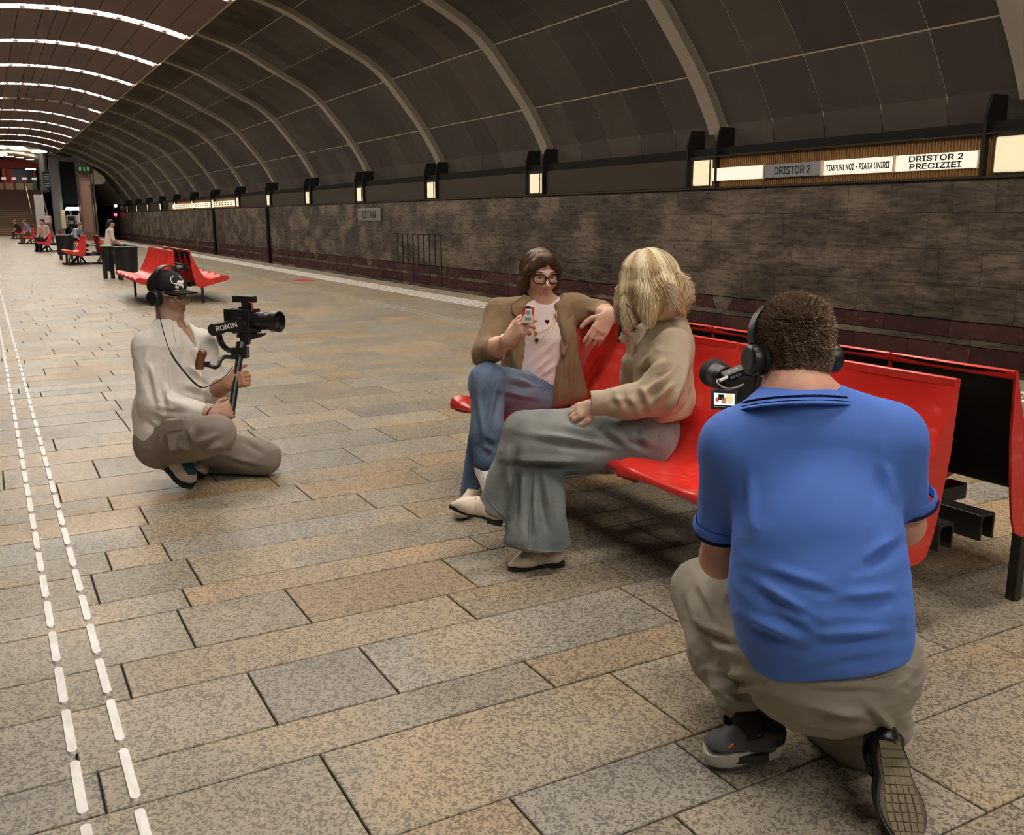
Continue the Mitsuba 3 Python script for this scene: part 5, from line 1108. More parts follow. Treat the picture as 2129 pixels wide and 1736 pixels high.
        q = numbered(k+'__strap'); put(q, tube(smooth_path([hl + d*Ls*.50 + sd_*.038 + u*.022, hl + d*Ls*.55 + sd_*.016 + u*.060, hl + d*Ls*.55 - sd_*.016 + u*.060, hl + d*Ls*.50 - sd_*.038 + u*.022], 12), .0045, 8), 'bsdf_loafer', 60)
        q = numbered(k+'__bit'); put(q, tube([hl + d*Ls*.56 + sd_*.014 + u*.066, hl + d*Ls*.57 - sd_*.014 + u*.066], .0028, 8), 'bsdf_gold', 60)
    w = J['wrL']; d = unit(J['wrL'] - J['elL']); part(me, 'bracelet', loop_band(w - d*.004, (.029, .029), w + d*.004, (.029, .029), *frame_of(d)[:2], .004), mat('redcord', (.30, .05, .03), .6, .3), 'thin red bracelet on the left wrist', smooth=50)
    t = thing('microphone', 'small dark microphone held in front of the blonde woman just below her chin', 'microphone'); c = at(1290, 662, 4.06)
    part(t, 'head', lathe([(0, .03), (.016, .026), (.021, .012), (.021, -.012), (.015, -.02), (0, -.02)], c, (-.2, .1, 1), 18), mat('micfoam', (.03, .03, .045), .9, .2), smooth=40); part(t, 'handle', tube([c - up*.018, c - up*.10 + fw*.04], .0075, 10), 'bsdf_blackplastic', smooth=40)
    return J
JW = woman()
# ------------------------------------------------------------------ the seated man in the brown blazer
def man_blazer():
    me = thing('person', 'man with black glasses and a tan blazer sitting cross legged on the red bench', 'person')
    J = pose(dict(head=(1122, 573, 4.66), neck=(1131, 630, 4.69), shR=(1043, 655, 4.62), shL=(1196, 644, 4.74), chest=(1126, 712, 4.70), waist=(1116, 780, 4.72), hip=(1128, 822, 4.74),
                  elR=(1010, 735, 4.46), wrR=(1057, 708, 4.30), elL=(1248, 652, 4.72), wrL=(1268, 655, 4.46), hipR=(1095, 818, 4.68), hipL=(1150, 828, 4.76), knR=(1014, 792, 4.38), anR=(1012, 968, 4.36), knL=(1020, 838, 4.52), anL=(990, 1010, 4.50)))
    fw = unit(np.array([AX[2][0], AX[2][1], 0])); rt = unit(np.cross(fw, [0, 0, 1])); up = np.array([0, 0, 1.0])
    fa = unit(-fw*.88 + rt*.0 - rt*.12); sd = unit(np.cross(fa, up)); tors = unit(J['neck'] - J['waist'])
    hf = unit(-fw*.92 + rt*.30 - up*.10); R = axes_from(hf, up + rt*.02); s = 1.04
    ad, cu, L = head_prims(J['head'], R, s, .92)
    B = Field(.03); B.add(*ad).cut(*cu, k=.006)
    B.add(Cone(J['head'] - R[2]*.07*s - R[1]*.025, J['neck'] - fa*.01, .047, .052, k=.010), Cone(J['neck'] - fa*.01, J['neck'] - tors*.06 - fa*.02, .052, .075), Cone(J['shR'], J['shL'], .065, .065, k=.05), Cone(J['chest'], J['waist'], .135, .125, fl=(fa, .72)), Cone(J['waist'], J['hip'], .125, .14, fl=(fa, .8)))
    for a, b, c in (('shR', 'elR', 'wrR'), ('shL', 'elL', 'wrL')): B.add(Cone(J[a], J[b], .054, .046), Cone(J[b], J[c]*.5 + J[b]*.5, .046, .043), Cone(J[c]*.5 + J[b]*.5, J[c], .043, .029))
    for a, b, c in (('hipR', 'knR', 'anR'), ('hipL', 'knL', 'anL')): B.add(Cone(J[a], J[b], .085, .055), Cone(J[b], J[c], .052, .036))
    boxc = at(1098, 658, 4.20)
    hr, tr = hand_prims(J['wrR'], unit(rt*.42 + up*.62 - fw*.42 + rt*.12), unit(-rt*.75 + up*.15 - fw*.65), -1, .5, 1.10, 1.0, (.55, .45), curls=[.62, .55, .72, .95]); B.add(*hr)
    hl, tl = hand_prims(J['wrL'], unit(-rt*.50 - up*.72 - fw*.30), unit(-fw*.75 + rt*.1 + up*.35), 1, .22, 1.12, 1.0, (.75, .15), curls=[.12, .22, .26, .30]); B.add(*hl)
    footR0, footR1 = at(1002, 985, 4.40), at(1022, 1030, 4.30); footL0, footL1 = at_z(992, 1040, .03), at_z(972, 1060, .02)
    for h0, t0, an in ((footR0, footR1, 'anR'), (footL0, footL1, 'anL')): B.add(Cone(J[an], h0 + up*.04, .034, .03), Cone(h0 + up*.03, t0 + up*.02, .03, .024))
    bm = body_mesh(me, B, (.60, .36, .265), .0055, (L, R, s), ((.34, .21, .16), .12), 15, tr + tl)
    eyes(me, L, R, s, 'bsdf_iris')
    for q in (-1, 1):
        part(me, 'eyebrow', tube(smooth_path([L(q*.017, .094, .027), L(q*.034, .090, .031), L(q*.051, .077, .027)], 8), np.array([.002]*2+[.0036]*4+[.0014]*2)*s, 6), 'bsdf_hair_brown', smooth=60)
        part(me, 'eyelid', Field(.004).add(Ell(L(q*.0315, .0735, .0035), np.array([.0152, .0150, .0150])*s, R)).keep(Half(L(q*.0315, .088, .0075), unit(-R[2] + R[1]*.25)), k=.001).mesh(.002), 'bsdf_skin_fair', smooth=True)
    # glasses
    gl = mat('glasses_black', (.012, .010, .010), .2, .5); fr = []
    for q in (-1, 1):
        c = np.array([q*.0345, .107, .000]); a = np.linspace(0, 2*np.pi, 37); sx = np.sign(np.cos(a))*np.abs(np.cos(a))**.72*.0275; sz = np.sign(np.sin(a))*np.abs(np.sin(a))**.72*.0215
        P = [L(c[0]+x, c[1] - .018*abs(c[0]+x)/.06*abs(c[0]+x)/.06*1.0, c[2]+z) for x, z in zip(sx, sz)]
        part(me, 'glasses_rim', tube(np.array(P), .0034*s, 8, False), gl, 'black glasses rim', smooth=60)
        P2 = np.array(P[:-1]); cen = P2.mean(0); m = trimesh.Trimesh(np.vstack([P2, cen]), [[i, (i+1) % 36, 36] for i in range(36)], process=False)
        scene.setdefault('bsdf_lens', {'type': 'thindielectric', 'int_ior': 1.45}); part(me, 'glasses_lens', m, 'bsdf_lens', smooth=False)
        part(me, 'glasses_temple', tube(smooth_path([L(q*.062, .089, .008), L(q*.077, .05, .006), L(q*.080, .005, .004), L(q*.078, -.02, -.012)], 12), .0028*s, 8), gl, smooth=60)
    part(me, 'glasses_bridge', tube(smooth_path([L(-.008, .106, .006), L(0, .110, .009), L(.008, .106, .006)], 8), .0032*s, 8), gl, smooth=60)
    # hair: centre-left parting, to the collar
    H = Field(.02); H.add(Ell(L(0, -.014, .042), np.array([.081, .098, .088])*s, R), Ell(L(0, -.050, -.03), np.array([.078, .060, .085])*s, R, .04))
    for q in (-1, 1): H.add(Cone(L(q*.074, .030, .035), L(q*.079, .004, -.035), .014*s, .018*s, k=.025), Cone(L(q*.05, -.04, -.04), L(q*.055, -.035, -.075), .036*s, .020*s, k=.03), Cone(L(q*.012, .080, .098), L(q*.070, .055, .045), .018*s, .012*s, k=.025))
    H.cut(Ell(L(.0, .094, -.040), np.array([.074, .090, .110])*s, R), k=.010)
    hm = relax(H.mesh(.005, wrinkle(36, .0042, 81, (1, 1, .3), R)), 1); put(numbered(me+'__hair'), hm, 'bsdf_hair_brown', True); labels[me+'__hair'] = {'label': 'brown chin length hair'}
    pts, nn = on_surface(hm, 6000, 8); loc = (pts - J['head']) @ R.T/s
    d = -R[2]*1.0 + nn*.30 + R[0]*(np.sign(loc[:, 0] + .012)*np.clip((loc[:, 2]-.02)/.06, 0, 1)*1.4)[:, None]
    key = numbered(me+'__hair_strands'); put(key, strands(pts - nn*.002, d, .030, 5, .0016, .2, .09, 9), 'bsdf_hair_brown', True); labels[key] = {'kind': 'stuff', 'label': 'fine brown hair strands'}
    # t-shirt
    S = Field(.05).add(Cone(J['shR']*.7 + J['shL']*.3, J['shL']*.7 + J['shR']*.3, .075, .075), Cone(J['chest'], J['waist'], .152, .148, fl=(fa, .74)), Cone(J['waist'], J['hip'] - tors*-.02, .148, .150, fl=(fa, .8)), Cone(J['neck'] - tors*.075 - fa*.01, J['chest'], .085, .13, fl=(fa, .8)))
    S.cut(Cone(J['neck'] + tors*.004 + fa*.02, J['neck'] + tors*.15 + fa*.03, .056, .085), k=.006); S.keep(Half(J['hip'] + tors*.052, -tors), k=.01)
    fold = [((1105, 780), (1160, 735), .010), ((1100, 765), (1165, 705), .009), ((1085, 770), (1140, 720), .007), ((1120, 790), (1165, 760), .009), ((1100, 735), (1150, 690), .006)]
    garment(me, 't_shirt', S, 'bsdf_tee_white', 'white crew neck t-shirt', .0055, cloth_folds([(a, b, h*.4) for a, b, h in fold], wrinkle(8, .003, 91), 7))
    part(me, 'neck_band', loop_band(J['neck'] - tors*.008 + fa*.004, (.060, .060), J['neck'] - tors*.024 + fa*.008, (.068, .068), sd, unit(fa + tors*-.25), .004), 'bsdf_tee_white', 'ribbed white neckband', smooth=50)
    # blazer: two fronts, back, sleeves, lapels
    Z = Field(.05).add(Cone(J['shR'], J['shL'], .086, .084, k=.05), Cone(J['chest'], J['waist'], .178, .172, fl=(fa, .78)), Cone(J['waist'], at(1142, 832, 4.74), .172, .185, fl=(fa, .82)))
    Z.add(Cone(J['shR'] - up*.005, J['elR'], .078, .064, k=.03), Cone(J['elR'] + rt*-.0, J['elR']*.72 + J['wrR']*.28, .064, .060, k=.025), Cone(J['shL'] - up*.005, J['elL'], .076, .060, k=.03), Cone(J['elL'], J['elL']*.55 + J['wrL']*.45, .060, .052, k=.025))
    Z.add(Cone(at(1178, 720, 4.62), at(1190, 815, 4.60), .045, .075, fl=(fa, .5), k=.05))
    V0, V1 = at(1128, 650, 4.55), at(1118, 845, 4.50)               # the open front
    for x0, y0, x1, y1, r0, r1 in ((1131, 640, 1128, 722, .100, .112), (1128, 722, 1108, 850, .108, .118)): Z.cut(Cone(at(x0, y0, 4.54), at(x1, y1, 4.53), r0, r1), k=.010)
    Z.cut(Cone(J['neck'] - tors*.015, J['neck'] + tors*.2, .080, .11), k=.008)
    w0 = J['elR']*.66 + J['wrR']*.34; dd = unit(J['wrR'] - J['elR']); Z.cut(Cone(w0 + dd*.09, w0 + dd*.25, .075, .09), k=.005)
    w1 = J['elL']*.50 + J['wrL']*.50; dl = unit(J['wrL'] - J['elL']); Z.cut(Cone(w1 + dl*.10, w1 + dl*.25, .075, .09), k=.005)
    Z.keep(Half(at(1190, 842, 4.6), unit(-up + rt*.12)), k=.012); Z.cut(Half(at(1142, 838, 4.6) , unit(rt)), k=.01) if False else None
    Z.cut(Ell(at(1080, 870, 4.42), (.22, .22, .17), np.array([rt, fw, up])), k=.02)
    fold = [((1012, 700), (1000, 745), .012), ((1035, 690), (1055, 735), .012), ((1000, 745), (1045, 752), .010), ((1005, 730), (1040, 742), .010), ((1180, 690), (1172, 800), .010), ((1215, 640), (1235, 652), .006), ((1190, 700), (1185, 820), .010), ((1050, 700), (1062, 750), .008)]
    garment(me, 'blazer', Z, 'bsdf_blazer', 'tan brown blazer with the right sleeve pushed up', .0055, cloth_folds(fold, wrinkle(8, .0055, 95), 7))
    def on(F, x, y, d0=4.2, lift=.003):
        d = ray(x, y); k = d0 + np.arange(0, .8, .004); v = F.eval(CAM + d*k[:, None]); i = np.nonzero(v < .001)[0]
        return CAM + d*(k[i[0]] - lift) if len(i) else CAM + d*(d0 + .4)
    for nm, pts in (('right', [(1092, 612), (1062, 632), (1066, 650), (1078, 662), (1083, 690), (1096, 735), (1104, 700), (1102, 655)]), ('left', [(1168, 612), (1190, 632), (1184, 646), (1194, 654), (1188, 700), (1172, 742), (1160, 700), (1152, 655)])):
        G = [on(Z, x, y, lift=.011) for x, y in pts]; c = None
        dep = np.median([(g - CAM) @ AX[2] for g in G]); G = [at(x, y, np.clip((g-CAM) @ AX[2], dep-.06, dep+.05)) for (x, y), g in zip(pts, G)]; n = len(G); bk = [g + fw*.022 for g in G]
        m = trimesh.Trimesh(np.vstack([G, [at(np.mean([q[0] for q in pts]), np.mean([q[1] for q in pts]), dep-.004)], bk]), [[i, (i+1) % n, n] for i in range(n)] + [[i, n+1+i, (i+1) % n] for i in range(n)] + [[(i+1) % n, n+1+i, n+1+(i+1) % n] for i in range(n)], process=False); m.fix_normals()
        part(me, 'lapel', m, 'bsdf_blazer', f'{nm} lapel of the blazer', smooth=30)
    stitch(me, 'pocket_seam', Z, [(1182, 772), (1205, 778)], 4.3, 'bsdf_blazer', .003)
    # trousers
    P = Field(.05).add(Cone(J['waist']*.3 + J['hip']*.7, J['hip'], .150, .155, fl=(fa, .85)), Cone(J['hipR'], J['knR'] - up*.01, .112, .086, k=.05), Cone(J['hipL'], J['knL'], .108, .080, k=.05))
    P.add(Cone(J['knR'] - up*.01, J['knR']*.4 + J['anR']*.6, .083, .072, k=.035), Cone(J['knR']*.4 + J['anR']*.6, at(1012, 958, 4.36), .072, .066, k=.03), Cone(J['knL'], at(985, 1020, 4.50), .080, .064, k=.03))
    P.keep(Half(at(985, 1034, 4.48), -up), k=.004); P.cut(Cone(at(1020, 1040, 4.30), at(1022, 1120, 4.28), .10, .12), k=.005); P.cut(Cone(J['hip'] + tors*.235, J['hip'] + tors*.40, .17, .17), k=.01)
    fold = [((985, 800), (1000, 930), .008), ((1040, 800), (1020, 900), .010), ((1060, 790), (1120, 800), .010), ((1050, 815), (1110, 830), .010), ((1000, 930), (1028, 945), .008), ((1005, 910), (1035, 925), .007), ((1080, 775), (1130, 790), .007)]
    garment(me, 'jeans', P, 'bsdf_denim_blue', 'washed blue jeans', .0055, cloth_folds(fold, wrinkle(9, .006, 99, (1, 1, .7)), 7))
    for pts in ([(1030, 790), (1026, 860), (1012, 950)], [(996, 964), (1010, 972), (1030, 966)], [(1140, 790), (1132, 802), (1120, 806)]): stitch(me, 'seam', P, pts, 4.05, 'bsdf_denim_blue', .0024)
    part(me, 'belt', loop_band(J['hip'] + tors*.080, (.150, .118), J['hip'] + tors*.048, (.154, .124), sd, unit(fa), .006), 'bsdf_leather', 'dark brown leather belt', smooth=50)
    # shoes
    for h0, t0, nm in ((footR0, footR1, 'right'), (footL0, footL1, 'left')):
        u = unit(up - fw*.3) if nm == 'right' else up; d = unit(t0 - h0); t1 = h0 + d*.25; u = unit(u - d*(u@d)); sp, Rr = shoe_prims(h0 - d*.03, t1, u, .10, .044); U = Field(.02).add(*sp); U.cut(Cone(h0 + d*.03 + u*.085, h0 + d*.03 + u*.15, .03, .04), k=.01)
        k = numbered(me+'__shoe'); put(k, relax(U.mesh(.005), 1), 'bsdf_white' if nm == 'right' else 'bsdf_loafer', True); labels[k] = {'label': f'pale sneaker on the {nm} foot'}
        for i in range(4): q = numbered(k+'__lace'); a = h0 + d*(.09+.022*i) + u*(.064-.007*i); put(q, tube([a - np.cross(d, u)*.026, a + u*.006, a + np.cross(d, u)*.026], .004, 6), 'bsdf_rubber', 60)
    part(me, 'sock', rod(J['anR'] + up*.02, J['anR'] - up*.06, .043, 16), mat('redsock', (.45, .10, .06), .8, .2), 'red and white patterned sock', smooth=40)
    # jewellery
    for w, e in (('wrR', 'elR'), ('wrL', 'elL')): d = unit(J[w]-J[e]); a, b, _ = frame_of(d); c = J[w] - d*.014; part(me, 'bracelet', loop_band(c - d*.004, (.034, .034), c + d*.004, (.034, .034), a, b, .004), 'bsdf_gold', 'thin gold bracelet', smooth=50)
    for k, (x0, x1, xm, ym) in enumerate(((1106, 1152, 1114, 692), (1104, 1158, 1116, 706))):
        pts = [on(S, x, y, 4.3, .012) for x, y in [(x0, 648), (x0+2, 668), ((x0+xm)/2+1, (670+ym)/2), (xm, ym), ((x1+xm)/2+6, (668+ym)/2), (x1-2, 664), (x1, 646)]]
        part(me, 'necklace', tube(smooth_path(pts, 24), .0016, 5), 'bsdf_gold', 'thin gold necklace', smooth=60)
        part(me, 'pendant', lathe([(0, .004), (.009, .002), (.010, -.002), (0, -.004)], on(S, xm, ym+1, 4.3, .008), -fw, 14), 'bsdf_gold' if k == 0 else mat('onyx', (.02, .015, .012), .3, .5), 'small pendant', smooth=40)
    hp_ = on(S, 1138, 671, 4.3, .004); part(me, 'emblem', cat_mesh([lathe([(0, .003), (.007, .0), (0, -.001)], hp_ + up*.008 + rt*dx, -fw, 10) for dx in (-.005, .005)] + [bar(hp_ + up*.006, hp_ - up*.013, .005, .003, fw)]), mat('emblem', (.10, .005, .012), .7, .2), 'small dark red heart and letter emblem on the t-shirt', smooth=30)
    for dx, nm in ((.045, 'ring'),): part(me, 'ring', lathe([(.0118, -.003), (.0135, 0), (.0118, .003)], hr[9].a*.4 + hr[9].b*.6 if hasattr(hr[9], 'a') else J['wrR'], unit(hr[9].b - hr[9].a), 16), 'bsdf_gold', 'gold ring on the right hand', smooth=40)
    k = 5 + 3; part(me, 'ring', lathe([(.0118, -.003), (.0135, 0), (.0118, .003)], hl[9].a*.5 + hl[9].b*.5, unit(hl[9].b - hl[9].a), 16), 'bsdf_chrome', 'silver ring on the left hand', smooth=40)
    # the little white wireless microphone he holds
    t = thing('clip_microphone', 'small white and red clip microphone held up by the man in the blazer', 'microphone'); ex, ez = unit(rt*.98 - fw*.1), unit(up + rt*.04); ey = np.cross(ez, ex)
    o = [(-.024, -.026), (.020, -.026), (.024, -.020), (.024, .0), (.015, .012), (.015, .036), (-.013, .036), (-.013, .012), (-.024, .0)]
    part(t, 'body', extrude(o, boxc - fw*.0, ex, ez, .010), 'bsdf_white', smooth=False); part(t, 'backing', chboxR(boxc + fw*.010 + up*.012, ex, ey, ez, .027, .005, .030), mat('redcard', (.60, .05, .07), .5, .4), smooth=False)
    part(t, 'clip', chboxR(boxc + up*.040, ex, ey, ez, .012, .006, .006), 'bsdf_blackplastic', smooth=False)
    part(t, 'print', cat_mesh([chboxR(boxc - fw*.0115 + up*z, ex, ey, ez, w, .0008, .0022) for z, w in ((-.006, .015), (-.013, .012), (.022, .009), (.014, .008))]), 'bsdf_greypaint', smooth=False)
    return J
JM = man_blazer()
# ------------------------------------------------------------------ the crouching camera man in the white shirt
def man_white():
    me = thing('person', 'crouching man in a white shirt and black cap holding a camera gimbal', 'person')
    J = pose(dict(head=(350, 613, 4.84), neck=(352, 664, 4.86), shR=(309, 722, 4.75), shL=(418, 714, 4.97), chest=(357, 738, 4.86), waist=(356, 842, 4.86), hip=(352, 908, 4.86),
                  elR=(322, 838, 4.70), wrR=(440, 863, 4.66), elL=(446, 812, 4.94), wrL=(472, 800, 4.80), hipR=(335, 915, 4.80), hipL=(370, 912, 4.92), knR=(448, 903, 4.56), anR=(372, 948, 4.82), knL=(548, 952, 5.02), anL=(420, 965, 5.10)))
    fw = unit(np.array([AX[2][0], AX[2][1], 0])); rt = unit(np.cross(fw, [0, 0, 1])); up = np.array([0, 0, 1.0])
    fa = unit(rt*.88 - fw*.30); sd = unit(np.cross(fa, up))
    hf = unit(rt*.93 - fw*.34 - up*.06); R = axes_from(hf, up); s = 1.0
    ad, cu, L = head_prims(J['head'], R, s, .95); B = Field(.03); B.add(*ad).cut(*cu, k=.006)
    B.add(Cone(J['head'] - R[2]*.07 - R[1]*.015, J['neck'], .054, .056), Cone(J['neck'], J['chest']*.25 + J['neck']*.75, .056, .075), Cone(J['shR'], J['shL'], .06, .06, k=.05), Cone(J['chest'], J['waist'], .13, .125, fl=(fa, .75)), Cone(J['waist'], J['hip'], .125, .14, fl=(fa, .85)))
    for a, b, c in (('shR', 'elR', 'wrR'), ('shL', 'elL', 'wrL')): B.add(Cone(J[a], J[b], .052, .045), Cone(J[b], J[c]*.45 + J[b]*.55, .045, .042), Cone(J[c]*.45 + J[b]*.55, J[c], .042, .028))
    for a, b, c in (('hipR', 'knR', 'anR'), ('hipL', 'knL', 'anL')): B.add(Cone(J[a], J[b], .085, .056), Cone(J[b], J[c], .052, .036))
    g0, g1 = at(481, 858, 4.72), at(498, 742, 4.84); gd = unit(g1-g0)
    h1, t1 = hand_prims(J['wrR'], unit(g0 + gd*.02 - J['wrR'] - fw*.03), unit(-fw*.8 + up*.3), -1, 1.15, 1.08, .8, (.7, .6)); B.add(*h1)
    gm = g0*.42 + g1*.58; h2, t2 = hand_prims(J['wrL'], unit(gm - J['wrL'] + rt*.02), unit(fw*.6 + up*.35 + rt*.3) if False else unit(-fw*.75 + up*.25), -1, 1.15, 1.08, .8, (.7, .6)); B.add(*h2)
    heelR, toeR = at(346, 962, 4.84), at_z(392, 1006, .03); heelL, toeL = at(398, 955, 5.12), at_z(410, 985, .03)
    for h0, t0, an in ((heelR, toeR, 'anR'), (heelL, toeL, 'anL')): B.add(Cone(J[an], h0*.7 + t0*.3 + up*.05, .034, .028), Cone(h0*.7 + t0*.3 + up*.04, h0*.25 + t0*.75 + up*.035, .028, .022))
    body_mesh(me, B, (.43, .225, .145), .0055, (L, R, s), ((.36, .31, .27), .75), 25, t1 + t2); eyes(me, L, R, s, 'bsdf_iris')
    for q in (-1, 1): part(me, 'eyebrow', tube(smooth_path([L(q*.018, .0925, .024), L(q*.034, .0895, .029), L(q*.050, .077, .025)], 8), .0022*s, 6), 'bsdf_hair_dark', smooth=60)
    # cap
    H = Field(.02).add(Ell(L(0, -.008, .046), np.array([.086, .104, .083])*s, R)); H.keep(Half(L(0, 0, .026), unit(-R[2] + R[1]*.10)), k=.004)
    capm = mat('cap', (.013, .013, .014), .8, .25); part(me, 'cap', relax(H.mesh(.0045), 2), capm, 'black baseball cap', smooth=True); V, F = [], []
    nu, nv = 15, 9
    for o in (0, 1):
        for i in range(nu):
            a = (i/(nu-1)-.5)*2; 
            for j in range(nv):
                t = j/(nv-1); x = a*.079*(1-.12*t*t); y0 = .092*math.sqrt(max(1-(a*.86)**2, 0)) - .006; y = y0 + t*(.085*math.sqrt(max(1-(a*.92)**2, .0))); V.append(L(x, y, .034 - .006*t - .020*a*a*(.4+.6*t) - .004*o))
    for o in (0, 1):
        for i in range(nu-1):
            for j in range(nv-1): b = o*nu*nv + i*nv + j; f = [[b, b+nv, b+nv+1], [b, b+nv+1, b+1]]; F += f if not o else [q[::-1] for q in f]
    rim = [i*nv+nv-1 for i in range(nu)]; 
    for a, b in zip(rim[:-1], rim[1:]): F += [[a, b, b+nu*nv], [a, b+nu*nv, a+nu*nv]]
    m = trimesh.Trimesh(np.array(V), np.array(F), process=False); m.fix_normals(); key = numbered(me+'__cap__brim'); put(key, m, capm, True)
    def capat(x, z, lift=.002):
        o = L(x, .16, z); d = -R[1]; k = np.arange(0, .16*s, .001); v = H.eval(o + d*k[:, None]); i = np.nonzero(v < .0005)[0]; return o + d*(k[i[0]] - lift) if len(i) else o + d*.08
    emb = [(-.018, .092), (.006, .094), (.020, .084), (.022, .070), (.012, .064), (.016, .054), (.006, .050), (.004, .060), (-.006, .058), (-.010, .050), (-.016, .056), (-.012, .066), (-.022, .074)]
    G = [capat(x*1.5 + .022, (z-.072)*1.45 + .073) for x, z in emb]; cN = capat(.020, .074, .003); n = len(G)
    key = numbered(me+'__cap__emblem'); m = trimesh.Trimesh(np.vstack([G, [cN], [g - R[1]*.004 for g in G]]), [[i, (i+1) % n, n] for i in range(n)] + [[i, n+1+i, (i+1) % n] for i in range(n)] + [[(i+1) % n, n+1+i, n+1+(i+1) % n] for i in range(n)], process=False); m.fix_normals(); put(key, m, 'bsdf_white', False)
    # clear glasses
    cg = mat('clearframe', (.55, .50, .44), .15, .5)
    for q in (-1, 1):
        a = np.linspace(0, 2*np.pi, 33); P = [L(q*.034 + .0235*math.cos(t), .106 - 5*(q*.034 + .0235*math.cos(t))**2, .001 + .0225*math.sin(t)) for t in a]; part(me, 'glasses_rim', tube(np.array(P), .0026*s, 8, False), cg, 'clear glasses rim', smooth=60)
        m = trimesh.Trimesh(np.vstack([P[:-1], [np.mean(P[:-1], 0)]]), [[i, (i+1) % 32, 32] for i in range(32)], process=False); scene.setdefault('bsdf_lens', {'type': 'thindielectric', 'int_ior': 1.45}); part(me, 'glasses_lens', m, 'bsdf_lens', smooth=False)
        part(me, 'glasses_temple', tube(smooth_path([L(q*.058, .090, .008), L(q*.077, .05, .007), L(q*.081, .0, .006), L(q*.079, -.02, -.008)], 12), .0025*s, 8), cg, smooth=60)
    part(me, 'glasses_bridge', tube(smooth_path([L(-.011, .104, .006), L(0, .109, .009), L(.011, .104, .006)], 8), .0024*s, 8), cg, smooth=60)
    headphones('black headphones worn over the black cap of the man in the white shirt', L, R, s, .040, band_y=-.012, wide=.092, top=.145)
    # shirt
    S = Field(.05).add(Cone(J['shR'] - up*.01, J['shL'] - up*.01, .072, .070, k=.05), Cone(J['neck'] - up*.05, J['shR'] - up*.015, .070, .066, k=.05), Cone(J['neck'] - up*.05, J['shL'] - up*.015, .070, .066, k=.05), Cone(J['chest'], J['waist'], .160, .172, fl=(fa, .80)), Cone(J['waist'], at(350, 895, 4.84), .172, .178, fl=(fa, .85)), Cone(at(325, 860, 4.82), at(330, 905, 4.84), .105, .075, k=.06))
    S.add(Cone(J['shR'], J['elR'] + up*.01, .078, .078, k=.025), Cone(J['elR'] + up*.005, at(395, 858, 4.67), .078, .062, k=.022), Cone(at(395, 858, 4.67), at(412, 860, 4.67), .062, .058, k=.02), Cone(J['shL'], J['elL'], .072, .066, k=.025), Cone(J['elL'], at(466, 806, 4.93), .066, .058, k=.022))
    S.cut(Cone(J['neck'] - up*.0, J['neck'] + up*.2, .064, .09), k=.006); S.cut(Cone(J['neck'] + fa*.06 - up*.02, J['neck'] + fa*.135 - up*.135, .052, .016), k=.006)
    d1 = unit(J['wrR'] - J['elR']); S.cut(Cone(at(424, 861, 4.67) + d1*.07, at(424, 861, 4.67) + d1*.2, .075, .075), k=.005); d2 = unit(J['wrL'] - J['elL']); S.cut(Cone(at(468, 804, 4.93) + d2*.075, at(468, 804, 4.93) + d2*.2, .07, .07), k=.005)
    S.keep(Half(at(330, 912, 4.84), unit(-up - rt*.55)), k=.012)
    fold = [((305, 745), (325, 845), .016), ((338, 790), (350, 850), .016), ((320, 850), (395, 850), .012), ((330, 830), (400, 845), .010), ((380, 700), (372, 790), .007), ((400, 720), (430, 790), .008), ((380, 800), (430, 820), .010), ((300, 870), (340, 890), .010), ((385, 760), (440, 800), .008), ((310, 720), (300, 780), .007), ((345, 720), (350, 830), .007)]
    garment(me, 'shirt', S, 'bsdf_shirt_white', 'loose white collarless linen shirt', .0055, cloth_folds(fold, wrinkle(10, .0065, 111), 7))
    part(me, 'collar', loop_band(J['neck'] - up*.004, (.066, .070), J['neck'] - up*.034, (.076, .084), sd, fa, .005, open_=(math.pi/2, .45)), 'bsdf_shirt_white', 'small stand-up collar', smooth=50)
    stitch(me, 'placket', S, [(383, 668), (374, 700), (372, 730), (373, 752)], 4.4, 'bsdf_shirt_white', .005); stitch(me, 'placket', S, [(357, 672), (364, 700), (368, 730)], 4.4, 'bsdf_shirt_white', .004)
    # trousers
    P = Field(.05).add(Cone(J['waist']*.4 + J['hip']*.6, J['hip'], .155, .160, fl=(fa, .85)), Ell(at(338, 925, 4.84), (.135, .145, .11), np.array([fa, sd, up])))
    P.add(Cone(J['hipR'], J['knR'], .118, .092, k=.04), Cone(J['knR'], J['anR'] + up*.015, .090, .064, k=.03), Cone(J['hipL'], J['knL'], .112, .088, k=.04), Cone(J['knL'], J['anL'], .082, .065, k=.04))
    P.cut(Cone(J['anR'] - up*.035, J['anR'] - up*.12, .06, .09), k=.005); P.cut(Cone(J['hip'] + up*.26, J['hip'] + up*.4, .17, .17), k=.01); P.keep(Half((0, 0, .004), -up), k=.004)
    fold = [((400, 930), (465, 905), .012), ((420, 945), (470, 930), .010), ((385, 885), (400, 930), .009), ((440, 930), (520, 950), .010), ((470, 955), (540, 970), .008), ((500, 900), (560, 940), .006), ((360, 930), (400, 945), .010)]
    garment(me, 'trousers', P, 'bsdf_trouser_grey', 'grey beige cargo trousers', .0055, cloth_folds(fold, wrinkle(9, .006, 121), 7))
    c = at(364, 905, 4.60); pk = None
    d = ray(366, 903); k = 4.3 + np.arange(0, .7, .004); v = P.eval(CAM + d*k[:, None]); i = np.nonzero(v < .002)[0]; c = CAM + d*k[i[0]] if len(i) else c
    part(me, 'cargo_pocket', chboxR(c + fw*.004, unit(rt + up*.1), fw, unit(up - rt*.1), .042, .016, .075), 'bsdf_trouser_grey', 'cargo pocket on the right thigh', smooth=50); part(me, 'pocket_flap', chboxR(c + up*.046 - fw*.006, unit(rt + up*.1), fw, unit(up - rt*.1), .045, .013, .024), 'bsdf_trouser_grey', smooth=50)
